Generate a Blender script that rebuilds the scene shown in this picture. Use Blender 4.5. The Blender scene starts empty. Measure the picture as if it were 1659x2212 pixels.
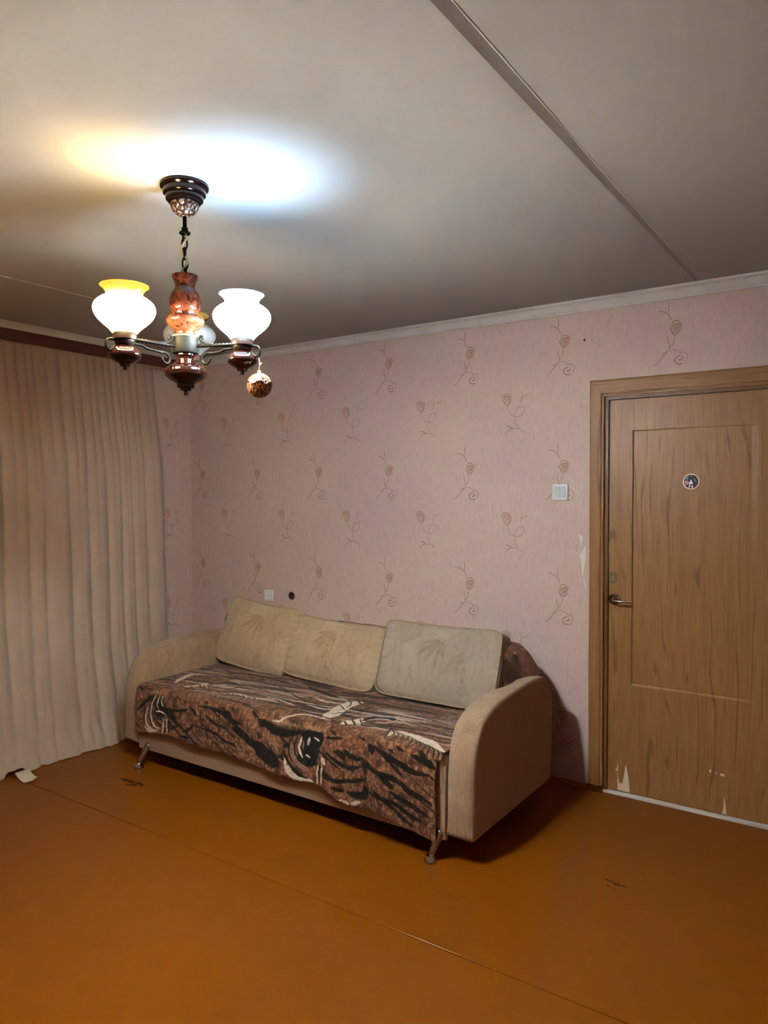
import bpy, bmesh, math, random
import numpy as np
from mathutils import Vector, Matrix
C = bpy.context.scene.collection
scene = bpy.context.scene
rng = np.random.RandomState(7)

# ------------------------------------------------------------------ camera
cam_d = bpy.data.cameras.new('camera')
cam = bpy.data.objects.new('camera', cam_d); C.objects.link(cam)
YAW, PITCH, ROLL = math.radians(34.4178), math.radians(-1.394), math.radians(-0.09)
fw = Vector((-math.sin(YAW)*math.cos(PITCH), math.cos(YAW)*math.cos(PITCH), math.sin(PITCH)))
rt = fw.cross(Vector((0, 0, 1))).normalized(); up = rt.cross(fw)
rt2 = rt*math.cos(ROLL) + up*math.sin(ROLL); up2 = up*math.cos(ROLL) - rt*math.sin(ROLL)
m = Matrix((rt2, up2, -fw)).transposed().to_4x4()
m.translation = Vector((4.24692, -3.67245, 1.51738))
cam.matrix_world = m
cam_d.sensor_fit = 'VERTICAL'; cam_d.sensor_height = 36.0; cam_d.sensor_width = 27.0
cam_d.lens = 1579.88*36/2212; cam_d.clip_start = 0.02
scene.camera = cam

# ------------------------------------------------------------------ world, exposure (night: only the room's lamp)
w = bpy.data.worlds.new('night'); scene.world = w; w.use_nodes = True
w.node_tree.nodes['Background'].inputs[0].default_value = (0.01, 0.012, 0.02, 1)
w.node_tree.nodes['Background'].inputs[1].default_value = 0.3
scene.view_settings.view_transform = 'Standard'; scene.view_settings.look = 'None'
scene.view_settings.exposure = -0.1; scene.view_settings.gamma = 1.0
scene.view_settings.use_curve_mapping = False
scene.cycles.use_denoising = True
scene.cycles.max_bounces = 10; scene.cycles.diffuse_bounces = 6; scene.cycles.transparent_max_bounces = 12
scene.cycles.sample_clamp_indirect = 6.0
LAMP_WARM = 75.0    # watts of the bulb in the yellow shade
LAMP_COOL = 60.0    # watts of the bulb in the white shade
GLOW_WARM, GLOW_COOL = 800.0, 1650.0   # radiance of the frosted glass bowls over the bulbs

# ------------------------------------------------------------------ helpers
def srgb(r, g, b):
    f = lambda c: (c/255/12.92) if c/255 <= 0.04045 else ((c/255+0.055)/1.055)**2.4
    return (f(r), f(g), f(b), 1)

def link(name, me, mat=None, parent=None):
    o = bpy.data.objects.new(name, me); C.objects.link(o)
    if mat is not None:
        for mm in (mat if isinstance(mat, (list, tuple)) else [mat]): me.materials.append(mm)
    if parent is not None: o.parent = parent
    return o

def mesh(name, verts, faces, mat=None, parent=None, smooth=True):
    me = bpy.data.meshes.new(name); me.from_pydata([tuple(v) for v in verts], [], faces)
    bm = bmesh.new(); bm.from_mesh(me); bmesh.ops.recalc_face_normals(bm, faces=bm.faces); bm.to_mesh(me); bm.free()
    if smooth: me.polygons.foreach_set('use_smooth', [True]*len(me.polygons))
    me.update()
    return link(name, me, mat, parent)

def from_bm(name, bm, mat=None, parent=None, smooth=False, angle=None):
    bmesh.ops.recalc_face_normals(bm, faces=bm.faces)
    me = bpy.data.meshes.new(name); bm.to_mesh(me); bm.free()
    if smooth: me.polygons.foreach_set('use_smooth', [True]*len(me.polygons))
    if angle: me.set_sharp_from_angle(angle=math.radians(angle))
    return link(name, me, mat, parent)

def empty(name, loc=(0, 0, 0)):
    o = bpy.data.objects.new(name, None); C.objects.link(o); o.location = loc; o.empty_display_size = 0.1
    return o

def tag(o, label, cat, group=None):
    o['label'] = label; o['category'] = cat
    if group: o['group'] = group
    return o

def struct(o): o['kind'] = 'structure'; return o

def box_bm(x0, x1, y0, y1, z0, z1, bev=0.0, seg=2):
    bm = bmesh.new(); bmesh.ops.create_cube(bm, size=1)
    for v in bm.verts:
        v.co = Vector((x0+(v.co.x+.5)*(x1-x0), y0+(v.co.y+.5)*(y1-y0), z0+(v.co.z+.5)*(z1-z0)))
    if bev: bmesh.ops.bevel(bm, geom=bm.edges[:], offset=bev, segments=seg, affect='EDGES', profile=0.5)
    return bm

def box(name, x0, x1, y0, y1, z0, z1, mat, parent=None, bev=0.0, seg=2):
    return from_bm(name, box_bm(x0, x1, y0, y1, z0, z1, bev, seg), mat, parent, smooth=bev > 0, angle=40 if bev else None)

def lathe(name, prof, mat, parent=None, seg=40, center=(0, 0, 0), close=False):
    """prof: (r, z) pairs, spun about the z axis through center."""
    vs, fs = [], []
    n = len(prof)
    for r, z in prof:
        for k in range(seg):
            a = 2*math.pi*k/seg
            vs.append((center[0]+r*math.cos(a), center[1]+r*math.sin(a), center[2]+z))
    for i in range(n-1 if not close else n):
        j = (i+1) % n
        for k in range(seg):
            l = (k+1) % seg
            fs.append((i*seg+k, i*seg+l, j*seg+l, j*seg+k))
    if not close:
        if prof[0][0] > 1e-5: fs.append(tuple(range(seg)))
        if prof[-1][0] > 1e-5: fs.append(tuple((n-1)*seg+k for k in range(seg)))
    o = mesh(name, vs, fs, mat, parent)
    bm = bmesh.new(); bm.from_mesh(o.data); bmesh.ops.remove_doubles(bm, verts=bm.verts, dist=1e-5); bm.to_mesh(o.data); bm.free()
    o.data.set_sharp_from_angle(angle=math.radians(50))
    return o

def smooth_prof(pts, sub=6):
    """Catmull-Rom through the points"""
    P = np.array(pts, float); out = []
    for i in range(len(P)-1):
        p0 = P[max(i-1, 0)]; p1 = P[i]; p2 = P[i+1]; p3 = P[min(i+2, len(P)-1)]
        for k in range(sub):
            t = k/sub
            out.append(0.5*((2*p1)+(-p0+p2)*t+(2*p0-5*p1+4*p2-p3)*t*t+(-p0+3*p1-3*p2+p3)*t**3))
    out.append(P[-1])
    return [tuple(q) for q in out]

def tube_geo(pts, r, seg=8, closed=False, twist=0.0, square=False, flat=1.0):
    P = [Vector(p) for p in pts]; n = len(P)
    vs, fs = [], []
    T = []
    for i in range(n):
        a = P[(i-1) % n] if closed or i > 0 else P[i]
        b = P[(i+1) % n] if closed or i < n-1 else P[i]
        T.append((b-a).normalized())
    u = T[0].orthogonal().normalized()
    if abs(T[0].z) < 0.9:
        u = (Vector((0, 0, 1)) - T[0]*T[0].z).normalized()
    rad = r if hasattr(r, '__len__') else [r]*n
    for i in range(n):
        u = (u - T[i]*u.dot(T[i])).normalized(); v = T[i].cross(u)
        for k in range(seg):
            a = 2*math.pi*(k+.5)/seg + twist*i
            vs.append(P[i] + (u*math.cos(a)*flat + v*math.sin(a))*rad[i])
    for i in range(n if closed else n-1):
        j = (i+1) % n
        for k in range(seg):
            l = (k+1) % seg
            fs.append((i*seg+k, i*seg+l, j*seg+l, j*seg+k))
    if not closed:
        fs.append(tuple(range(seg))); fs.append(tuple((n-1)*seg+k for k in range(seg)))
    return vs, fs

def join_geo(gs):
    vs, fs = [], []
    for v, f in gs:
        o = len(vs); vs += list(v); fs += [tuple(i+o for i in q) for q in f]
    return vs, fs

def tube(name, pts, r, mat, parent=None, **k):
    v, f = tube_geo(pts, r, **k)
    return mesh(name, v, f, mat, parent)

def loft(rings, caps=True):
    n = len(rings[0]); vs = [v for r in rings for v in r]; fs = []
    for i in range(len(rings)-1):
        for k in range(n):
            l = (k+1) % n
            fs.append((i*n+k, i*n+l, (i+1)*n+l, (i+1)*n+k))
    if caps:
        fs.append(tuple(range(n))); fs.append(tuple((len(rings)-1)*n+k for k in range(n)))
    return vs, fs

# smooth value noise for shaping meshes
_tab = rng.rand(256, 256)
def vnoise(x, y):
    x = np.asarray(x, float); y = np.asarray(y, float)
    xi = np.floor(x).astype(int); yi = np.floor(y).astype(int)
    fx = x-xi; fy = y-yi; fx = fx*fx*(3-2*fx); fy = fy*fy*(3-2*fy)
    g = lambda a, b: _tab[a % 256, b % 256]
    return (g(xi, yi)*(1-fx)+g(xi+1, yi)*fx)*(1-fy)+(g(xi, yi+1)*(1-fx)+g(xi+1, yi+1)*fx)*fy - .5

# ------------------------------------------------------------------ materials
class NT:
    def __init__(s, name):
        s.m = bpy.data.materials.new(name); s.m.use_nodes = True; s.t = s.m.node_tree
        s.b = s.t.nodes['Principled BSDF']; s.out = s.t.nodes['Material Output']
        s.tc = s.t.nodes.new('ShaderNodeTexCoord')
    def n(s, t, **k):
        q = s.t.nodes.new('ShaderNode'+t)
        for a, v in k.items(): setattr(q, a, v)
        return q
    def l(s, a, b): s.t.links.new(a, b)
    def mapping(s, sc, src='Object', rot=(0, 0, 0)):
        q = s.n('Mapping'); q.inputs['Scale'].default_value = sc; q.inputs['Rotation'].default_value = rot
        s.l(s.tc.outputs[src], q.inputs[0]); return q.outputs[0]
    def noise(s, sc, detail=3, rough=.5, vec=None, dist=0, mapsc=None):
        q = s.n('TexNoise'); q.inputs['Scale'].default_value = sc; q.inputs['Detail'].default_value = detail
        q.inputs['Roughness'].default_value = rough; q.inputs['Distortion'].default_value = dist
        s.l(vec if vec is not None else s.mapping(mapsc or (1, 1, 1)), q.inputs['Vector']); return q.outputs['Fac']
    def ramp(s, fac, stops, interp='LINEAR'):
        q = s.n('ValToRGB'); e = q.color_ramp.elements; q.color_ramp.interpolation = interp
        while len(e) < len(stops): e.new(0.5)
        for i, (p, c) in enumerate(stops):
            e[i].position = p; e[i].color = c if hasattr(c, '__len__') else (c, c, c, 1)
        s.l(fac, q.inputs[0]); return q.outputs[0]
    def math(s, op, a, b=None, c=None):
        q = s.n('Math', operation=op)
        for i, v in enumerate((a, b, c)):
            if v is None: continue
            if isinstance(v, (int, float)): q.inputs[i].default_value = v
            else: s.l(v, q.inputs[i])
        return q.outputs[0]
    def mix(s, fac, a, b, blend='MIX'):
        q = s.n('Mix', data_type='RGBA', blend_type=blend)
        for i, v in ((0, fac), (6, a), (7, b)):
            if isinstance(v, (int, float)): q.inputs[i].default_value = v
            elif isinstance(v, tuple): q.inputs[i].default_value = v
            else: s.l(v, q.inputs[i])
        return q.outputs[2]
    def sep(s, vec=None):
        q = s.n('SeparateXYZ'); s.l(vec if vec is not None else s.tc.outputs['Object'], q.inputs[0]); return q.outputs
    def bump(s, h, strength=.3, dist=.01):
        q = s.n('Bump'); q.inputs['Strength'].default_value = strength; q.inputs['Distance'].default_value = dist
        s.l(h, q.inputs['Height']); s.l(q.outputs[0], s.b.inputs['Normal']); return q
    def set(s, **k):
        nm = {'color': 'Base Color', 'rough': 'Roughness', 'metal': 'Metallic', 'spec': 'Specular IOR Level', 'coat': 'Coat Weight', 'coatr': 'Coat Roughness', 'sheen': 'Sheen Weight'}
        for a, v in k.items():
            i = s.b.inputs[nm[a]]
            if isinstance(v, (int, float, tuple)): i.default_value = v
            else: s.l(v, i)
        return s

def plain(name, col, rough=.6, metal=0, var=.08, sc=30, **k):
    t = NT(name); c = srgb(*col)
    f = t.noise(sc, 3)
    t.set(color=t.mix(f, tuple(x*(1-var) for x in c[:3])+(1,), tuple(min(1, x*(1+var)) for x in c[:3])+(1,)), rough=rough, metal=metal, **k)
    return t.m

# wallpaper: pinkish, fine fibrous vertical relief
def wallpaper():
    t = NT('pink_wallpaper')
    big = t.noise(1.6, 2)
    v1 = t.noise(1, 4, .65, t.mapping((160, 160, 26)))
    v2 = t.noise(1, 3, .6, t.mapping((60, 60, 14)))
    base = t.mix(big, srgb(203, 172, 164), srgb(199, 176, 164))
    c = t.mix(t.ramp(v1, [(.35, 0), (.65, 1)]), base, srgb(214, 184, 176))
    c = t.mix(t.math('MULTIPLY', t.ramp(v2, [(.5, 0), (.72, 1)]), .35), c, srgb(182, 150, 141))
    t.set(color=c, rough=.72, spec=.25)
    t.bump(t.math('ADD', v1, v2), .25, .003)
    return t.m
M_WALL = wallpaper()

def print_mat(name, col):
    t = NT(name)
    f = t.noise(260, 2)
    c = srgb(*col)
    t.set(color=t.mix(f, tuple(x*.8 for x in c[:3])+(1,), tuple(min(1, x*1.25) for x in c[:3])+(1,)), rough=.6, spec=.3)
    return t.m
M_PRINT = print_mat('brown_print', (128, 94, 76)); M_PRINT2 = print_mat('light_brown_print', (152, 116, 99)); M_ROSE = print_mat('tan_print', (198, 164, 146))

def ceiling_mat():
    t = NT('whitewashed_ceiling')
    f = t.noise(1.3, 4, .6); g = t.noise(26, 4, .6, None, .4)
    c = t.mix(f, srgb(186, 180, 174), srgb(196, 191, 186))
    t.set(color=c, rough=.85, spec=.15)
    t.bump(t.math('ADD', t.math('MULTIPLY', f, 3), t.math('MULTIPLY', g, .35)), .22, .012)
    return t.m
M_CEIL = ceiling_mat()

def floor_mat():
    t = NT('painted_floor')
    f = t.noise(1.4, 3); g = t.noise(9, 4, .6)
    c = t.mix(f, srgb(116, 62, 7), srgb(124, 67, 8))
    c = t.mix(t.math('MULTIPLY', t.ramp(g, [(.52, 0), (.8, 1)]), .3), c, srgb(104, 55, 7))
    r = t.ramp(t.noise(5, 4, .6), [(.3, .17), (.7, .27)])
    t.set(color=c, rough=r, spec=.32, coat=.08, coatr=.1)
    t.bump(t.noise(3.5, 3, .5), .12, .02)
    return t.m
M_FLOOR = floor_mat()
M_WEAR = plain('worn_paint', (74, 37, 6), .22, var=.3, sc=60, spec=.32)
M_CROWN = plain('white_foam_molding', (214, 205, 198), .6, var=.03, sc=8)
M_DARKGAP = plain('joint_dust', (70, 52, 44), .9, var=.2)
M_BEAD = plain('joint_white', (222, 212, 205), .8, var=.03)

def wood_mat(name, a, b, dark, horiz=False):
    t = NT(name)
    s = (1, 1, 1)
    mp = t.mapping((1, 1, 1), rot=(0, math.radians(90), 0)) if horiz else t.mapping((1, 1, 1))
    X, Y, Z = t.sep(mp)[:3]
    cmb = t.n('CombineXYZ'); t.l(t.math('MULTIPLY', X, 3.0), cmb.inputs[0]); t.l(t.math('MULTIPLY', Z, .55), cmb.inputs[2]); t.l(Y, cmb.inputs[1])
    warp = t.noise(1, 3, .55, cmb.outputs[0])
    # nested arches: rings warped along the grain
    ring = t.math('SINE', t.math('ADD', t.math('MULTIPLY', X, 70), t.math('MULTIPLY', warp, 60)))
    cm2 = t.n('CombineXYZ'); t.l(t.math('MULTIPLY', X, 240), cm2.inputs[0]); t.l(t.math('MULTIPLY', Z, 5), cm2.inputs[2])
    fine = t.noise(1, 4, .6, cm2.outputs[0])
    cm3 = t.n('CombineXYZ'); t.l(t.math('MULTIPLY', X, 28), cm3.inputs[0]); t.l(t.math('MULTIPLY', Z, 1.0), cm3.inputs[2])
    band = t.noise(1, 3, .6, cm3.outputs[0])
    c = t.mix(t.ramp(band, [(.3, 0), (.7, 1)]), a, b)
    c = t.mix(t.math('MULTIPLY', t.ramp(fine, [(.46, 0), (.72, 1)]), .7), c, dark)
    msk = t.ramp(t.noise(1, 2, .5, cm3.outputs[0]), [(.5, 0), (.6, 1)])
    c = t.mix(t.math('MULTIPLY', t.math('MULTIPLY', t.ramp(ring, [(.6, 0), (.95, 1)]), .75), msk), c, dark)
    t.set(color=c, rough=.42, spec=.35)
    t.bump(fine, .08, .002)
    return t.m
M_DOOR = wood_mat('oak_veneer', srgb(146, 101, 58), srgb(158, 113, 68), srgb(116, 74, 39))
M_CASE = wood_mat('oak_casing', srgb(144, 99, 57), srgb(158, 112, 68), srgb(112, 72, 38))
M_CASEH = wood_mat('oak_casing_head', srgb(144, 101, 59), srgb(158, 114, 70), srgb(112, 74, 40), horiz=True)
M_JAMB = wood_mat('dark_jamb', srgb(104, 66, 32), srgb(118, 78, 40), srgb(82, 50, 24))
M_RAW = plain('bare_fiberboard', (222, 200, 176), .85, var=.05, sc=60)
M_CHROME = plain('chrome', (208, 204, 202), .12, 1.0, var=.02)
M_NICKEL = plain('satin_nickel', (196, 186, 176), .2, 1.0, var=.03)
M_BROWNMETAL = plain('brown_escutcheon', (112, 90, 58), .45, .4)
M_WHITEPLASTIC = plain('white_plastic', (226, 224, 220), .35, var=.02)
M_SILVERPLASTIC = plain('silver_plastic', (208, 214, 216), .25, var=.03)
M_BLACK = plain('black_hole', (14, 9, 8), .8)
M_BOXBROWN = plain('brown_box', (52, 16, 14), .5, var=.3)

def fabric(name, a, b, dark, leaf=True, sc=1.0, bump=.25):
    t = NT(name)
    weave = t.noise(420, 2, .6)
    d = t.noise(5*sc, 3, .5)
    # leaf shapes: stretched cells, each turned its own way, with a mid-rib line
    v = t.n('TexVoronoi'); v.inputs['Scale'].default_value = 10*sc; v.inputs['Randomness'].default_value = .9
    t.l(t.mapping((1.0, 1.0, .42), rot=(0, math.radians(38), 0)), v.inputs['Vector'])
    v2 = t.n('TexVoronoi', feature='DISTANCE_TO_EDGE'); v2.inputs['Scale'].default_value = 10*sc; v2.inputs['Randomness'].default_value = .9
    t.l(t.mapping((1.0, 1.0, .42), rot=(0, math.radians(38), 0)), v2.inputs['Vector'])
    vein = t.noise(1, 3, .6, t.mapping((70*sc, 70*sc, 12*sc), rot=(0, math.radians(30), 0)))
    edge = t.ramp(v2.outputs['Distance'], [(.0, 1), (.035, 0)])
    cellv = t.n('SeparateColor'); t.l(v.outputs['Color'], cellv.inputs[0])
    tone = t.ramp(cellv.outputs[0], [(.3, 0), (.7, 1)])
    f = t.math('ADD', t.math('MULTIPLY', edge, .30), t.math('ADD', t.math('MULTIPLY', tone, .28), t.math('MULTIPLY', t.ramp(vein, [(.45, 0), (.7, 1)]), .42)))
    c = t.mix(t.ramp(d, [(.35, 0), (.65, 1)]), a, b)
    if leaf: c = t.mix(t.math('MULTIPLY', f, .8), c, dark)
    c = t.mix(t.math('MULTIPLY', weave, .25), c, dark)
    t.set(color=c, rough=.88, spec=.15, sheen=.15)
    t.bump(t.math('ADD', t.math('MULTIPLY', f, .5 if leaf else 0.05), t.math('MULTIPLY', weave, .6)), bump, .003)
    return t.m
M_SOFA = fabric('beige_jacquard', srgb(170, 142, 115), srgb(160, 131, 106), srgb(118, 92, 70), True, 1.6, .5)
M_SOFASIDE = fabric('beige_plain_cloth', srgb(174, 144, 116), srgb(166, 136, 110), srgb(148, 118, 94), False, 1.0)
M_CUSH = fabric('leaf_cushion_cloth', srgb(186, 162, 132), srgb(176, 150, 121), srgb(150, 122, 98), True, .75)
M_CUSHG = fabric('grey_cushion_cloth', srgb(172, 155, 137), srgb(166, 144, 130), srgb(140, 122, 106), True, .75)
M_PIPE = fabric('piping_cloth', srgb(170, 146, 116), srgb(176, 152, 122), srgb(146, 120, 94), False, 1)
M_UNDER = plain('black_underlay', (30, 24, 20), .9)

def under(o, parent):
    o.parent = parent
    if parent.type == 'EMPTY': o.matrix_parent_inverse = Matrix.Translation(-Vector(parent.location))
    return o
_link0 = link
def link(name, me, mat=None, parent=None):
    o = _link0(name, me, mat)
    if parent is not None: under(o, parent)
    return o

H = 2.5; RX = 4.8; FY = -4.3
# ------------------------------------------------------------------ floor
def quad_prism(name, x0, x1, y0, y1, z0, z1, mat, parent, bev=0.0): return box(name, x0, x1, y0, y1, z0, z1, mat, parent, bev, 1)
floor = struct(box('floor', -.12, RX+.12, FY-.12, .12, -.08, -.012, M_DARKGAP))
SEAM = -1.581
quad_prism('floor_sheet', 0, RX, SEAM+.0028, 0, -.0118, 0, M_FLOOR, floor, .0012)
quad_prism('floor_sheet', 0, RX, FY, SEAM-.0028, -.0118, .0008, M_FLOOR, floor, .0012)
# worn and spilt marks in the paint
def blot(name, cx, cy, rx, ry, parent, mat, n=3, z=.0003, seed=0):
    r = np.random.RandomState(seed); gs = []
    for i in range(n):
        ox, oy = cx+rx*(r.rand()-.5)*1.6, cy+ry*(r.rand()-.5)*1.6
        a, b = rx*(.15+.3*r.rand()), ry*(.12+.25*r.rand()); ph = r.rand()*6.28
        vs = []
        for k in range(18):
            t = 2*math.pi*k/18; q = 1+.35*math.sin(3*t+ph)+.2*math.sin(5*t+2*ph)
            vs.append((ox+a*q*math.cos(t), oy+b*q*math.sin(t), z+.0001*i))
        gs.append((vs, [tuple(range(18))]))
    v, f = join_geo(gs); o = mesh(name, v, f, mat, parent, smooth=False); return o
for i, (cx, cy, rx, ry, n) in enumerate([(.985, -1.275, .075, .035, 9), (3.385, -.845, .055, .012, 5), (3.40, -.885, .04, .01, 3), (3.195, -.763, .012, .01, 2), (3.165, -.775, .007, .007, 1), (3.21, -.937, .012, .008, 2), (3.345, -1.03, .012, .008, 2)]):
    o = blot('paint_wear', cx, cy, rx, ry, floor, M_WEAR, n, seed=i+3, z=.0003); o['kind'] = 'stuff'

# ------------------------------------------------------------------ ceiling: three slabs, joints between
ceiling = struct(box('ceiling', -.12, RX+.12, FY-.12, .12, H+.045, H+.12, M_CEIL))
def slab(xs_of_y, parent):
    """xs_of_y(y) -> list of (x, z) section points, closed; extruded along y with taper"""
    ys = [FY, -3.0, -2.0, -1.2, -.6, -.25, -.05, 0]
    v, f = loft([[(x, y, z) for x, z in xs_of_y(y)] for y in ys])
    return mesh('ceiling_slab', v, f, M_CEIL, parent, smooth=False)
def g_(y):  # width of the right-hand joint, tighter towards the sofa wall
    return .012+.024*min(1, max(0, (-y-.1)/2.4))
slab(lambda y: [(0, H), (.955, H), (.968, H+.008), (.968, H+.045), (0, H+.045)], ceiling)
slab(lambda y: [(.968, H+.001), (.972, H), (3.52-g_(y), H), (3.52-g_(y)*.12, H+g_(y)*.30), (3.52-g_(y)*.12, H+.045), (.968, H+.045)], ceiling)
slab(lambda y: [(3.5205, H+.002), (3.524, H), (RX, H), (RX, H+.045), (3.5205, H+.045)], ceiling)

# raised bead along the right-hand joint, whiter than the slabs
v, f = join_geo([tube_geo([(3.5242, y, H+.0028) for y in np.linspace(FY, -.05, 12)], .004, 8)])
mesh('joint_bead', v, f, M_BEAD, ceiling)
# ------------------------------------------------------------------ walls
HOLE = (.981, .839, .027)
DX0, DX1, DZ1 = 3.075, 3.915, 2.012
def wall_back_mesh():
    bm = bmesh.new()
    outer = [(-.0, 0), (DX0, 0), (DX0, DZ1), (DX1, DZ1), (DX1, 0), (RX, 0), (RX, H+.04), (0, H+.04)]
    hole = [(HOLE[0]+HOLE[2]*math.cos(2*math.pi*k/28), HOLE[1]+HOLE[2]*math.sin(2*math.pi*k/28)) for k in range(28)]
    es = []
    for lp in (outer, hole):
        vs = [bm.verts.new((x, 0, z)) for x, z in lp]
        for i in range(len(vs)): es.append(bm.edges.new((vs[i], vs[(i+1) % len(vs)])))
    bmesh.ops.triangle_fill(bm, use_beauty=True, edges=es)
    r = bmesh.ops.extrude_face_region(bm, geom=bm.faces[:])
    for e in r['geom']:
        if isinstance(e, bmesh.types.BMVert): e.co.y += .12
    return from_bm('wall_back', bm, M_WALL)
wall_back = struct(wall_back_mesh())
wall_left = struct(box('wall_left', -.12, 0, FY-.12, .12, 0, H+.04, M_WALL))
wall_right = struct(box('wall_right', RX, RX+.12, FY-.12, .12, 0, H+.04, M_WALL))
wall_front = struct(box('wall_front', 0, RX, FY-.12, FY, 0, H+.04, M_WALL))
# overlap of the paper in the corner
box('paper_overlap', .001, .0225, -.0012, .0, .02, H-.05, M_WALL, wall_back)

# printed roses of the paper: thin raised print
SA = [(3.0,.8,[(-.087,.083),(-.064,.079),(-.049,.071),(-.038,.061),(-.029,.046),(-.022,.03)]),(3.5,.6,[(-.037,.119),(-.037,.099),(-.036,.084),(-.04,.064)]),(2.8,1,[(-.02,.013),(-.019,.022),(-.011,.027),(.001,.027),(.013,.022),(.016,.014),(.015,.003),(.003,-.004),(-.007,-.001),(-.017,.006),(-.02,.013)]),(4.5,.9,[(-.013,.008),(.001,.009),(.014,.012)]),(2.5,1,[(-.025,.015),(-.022,.002),(-.009,-.018),(-.004,-.036)]),(2.5,1,[(.025,.018),(.023,.004),(.007,-.011),(-.006,-.017)]),(2.5,1,[(.023,-.009),(.013,-.027),(-.007,-.043)]),(2,.8,[(-.007,-.02),(-.002,-.008),(.007,-.009),(.012,-.019),(.003,-.028),(-.005,-.031)]),(4.5,.8,[(-.031,.003),(-.022,-.02),(-.009,-.044)]),(2.3,.9,[(-.008,-.044),(-.011,-.063),(-.017,-.082),(-.028,-.094),(-.035,-.11)]),(3.6,.6,[(-.035,-.11),(-.046,-.122),(-.062,-.139),(-.076,-.156),(-.091,-.171),(-.104,-.178)]),(3.6,.6,[(-.039,-.044),(-.039,-.068),(-.031,-.083),(-.034,-.103)]),(3,.6,[(-.069,-.13),(-.055,-.121),(-.039,-.115)]),(2.8,.6,[(-.035,-.114),(-.019,-.11),(-.005,-.112),(.009,-.119),(.022,-.128)]),(2.6,1,[(.01,-.131),(.022,-.127),(.036,-.126),(.047,-.135),(.05,-.147),(.045,-.163),(.035,-.175)]),(4.5,.8,[(.033,-.176),(.013,-.18),(-.001,-.173),(-.007,-.159),(-.003,-.149),(.008,-.142),(.018,-.142)]),(4.5,.8,[(.008,-.159),(.019,-.161),(.027,-.156),(.032,-.15)]),(2,.6,[(.027,-.132),(.025,-.144),(.027,-.155)])]
SB = [(2.6,1,[(-.022,-.004),(-.027,.014),(-.015,.028),(.011,.029),(.027,.013),(.025,-.007),(.011,-.03)]),(3.5,.9,[(-.012,.001),(-.009,.014),(.011,.016),(.016,.002),(.003,-.006)]),(2.6,1,[(-.025,.002),(-.009,-.024),(.007,-.04)]),(2.6,1,[(.027,-.002),(.021,-.026),(.007,-.04)]),(2.3,.8,[(.007,-.04),(.017,-.066),(.033,-.087),(.055,-.097),(.081,-.094),(.099,-.077),(.106,-.055),(.093,-.043),(.071,-.049),(.057,-.071),(.05,-.097),(.052,-.126),(.065,-.153),(.087,-.172),(.109,-.185)]),(2.8,.8,[(-.008,-.191),(.011,-.169),(.037,-.16),(.068,-.161)]),(4,.8,[(-.001,-.143),(.019,-.15),(.04,-.159)]),(2.8,.6,[(.092,.037),(.09,.005),(.082,-.029)]),(2.6,.6,[(.136,.016),(.112,.013),(.092,.001)])]
ROSE_A = [(-.018,.012),(-.01,.026),(.002,.026),(.015,.018),(.022,.0),(.013,-.024),(-.007,-.042),(-.018,-.012)]
ROSE_B = [(-.024,-.003),(-.026,.014),(-.014,.027),(.011,.028),(.026,.012),(.024,-.01),(.007,-.039),(-.012,-.022)]
def ribbon(pts, w, o, d, cr=4):
    P = np.array(smooth_prof(pts, cr) if len(pts) > 2 else pts)
    T = np.gradient(P, axis=0); T /= np.linalg.norm(T, axis=1)[:, None]+1e-9
    N = np.stack([-T[:, 1], T[:, 0]], 1); n = len(P)
    tw = w*.5*np.minimum(1, .35+np.minimum(np.arange(n), np.arange(n)[::-1])/3.)[:, None]
    A = P+N*tw; B = P-N*tw
    vs = [(a[0], a[1], d) for a in A]+[(b[0], b[1], d) for b in B]
    fs = [(i, i+1, n+i+1, n+i) for i in range(n-1)]
    return vs, fs
def prints(parent, centres, place, clip):
    V, F, MI = [], [], []
    for kind, u, z in centres:
        rose = ROSE_A if kind == 'A' else ROSE_B
        items = [([(u+a, z+b, .0006) for a, b in smooth_prof(rose+rose[:1], 3)[:-1]], None, 2)]
        for k, (wd, dk, pts) in enumerate(SA if kind == 'A' else SB):
            v, f = ribbon([(u+a, z+b) for a, b in pts], wd*.001*.85, None, .0008+.00004*k)
            items.append((v, f, 0 if dk > .7 else 1))
        for v, f, mi in items:
            if not all(clip(a, b) for a, b, c in v): continue
            o = len(V); V += [place(a, b, c) for a, b, c in v]
            fl = f if f else [tuple(range(len(v)))]
            F += [tuple(i+o for i in q) for q in fl]; MI += [mi]*len(fl)
    me = bpy.data.meshes.new('rose_print'); me.from_pydata(V, [], F)
    o = link('rose_print', me, [M_PRINT, M_PRINT2, M_ROSE], parent)
    me.polygons.foreach_set('material_index', MI); me.update()
    o['kind'] = 'stuff'; o['label'] = 'brown rose sprigs printed on the pink wallpaper'
    return o
cent = []
for i in range(-1, 10):
    for k in range(4):
        cent.append(('A', .125+.549*i, .369+.648*k)); cent.append(('B', .344+.549*i, .09+.647*k))
okb = lambda x, z: .004 < x < RX and .03 < z < 2.44 and not (3.0 < x < 4.0 and z < 2.09)
prints(wall_back, cent, lambda a, b, c: (a, -c, b), okb)
centl = []
for i in range(3):
    for k in range(4):
        centl.append(('B', -.235-.549*i, .09+.647*k)); centl.append(('A', -.459-.549*i, .369+.648*k))
prints(wall_left, centl, lambda a, b, c: (c, a, b), lambda y, z: y < -.004 and .03 < z < 2.36)

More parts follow.
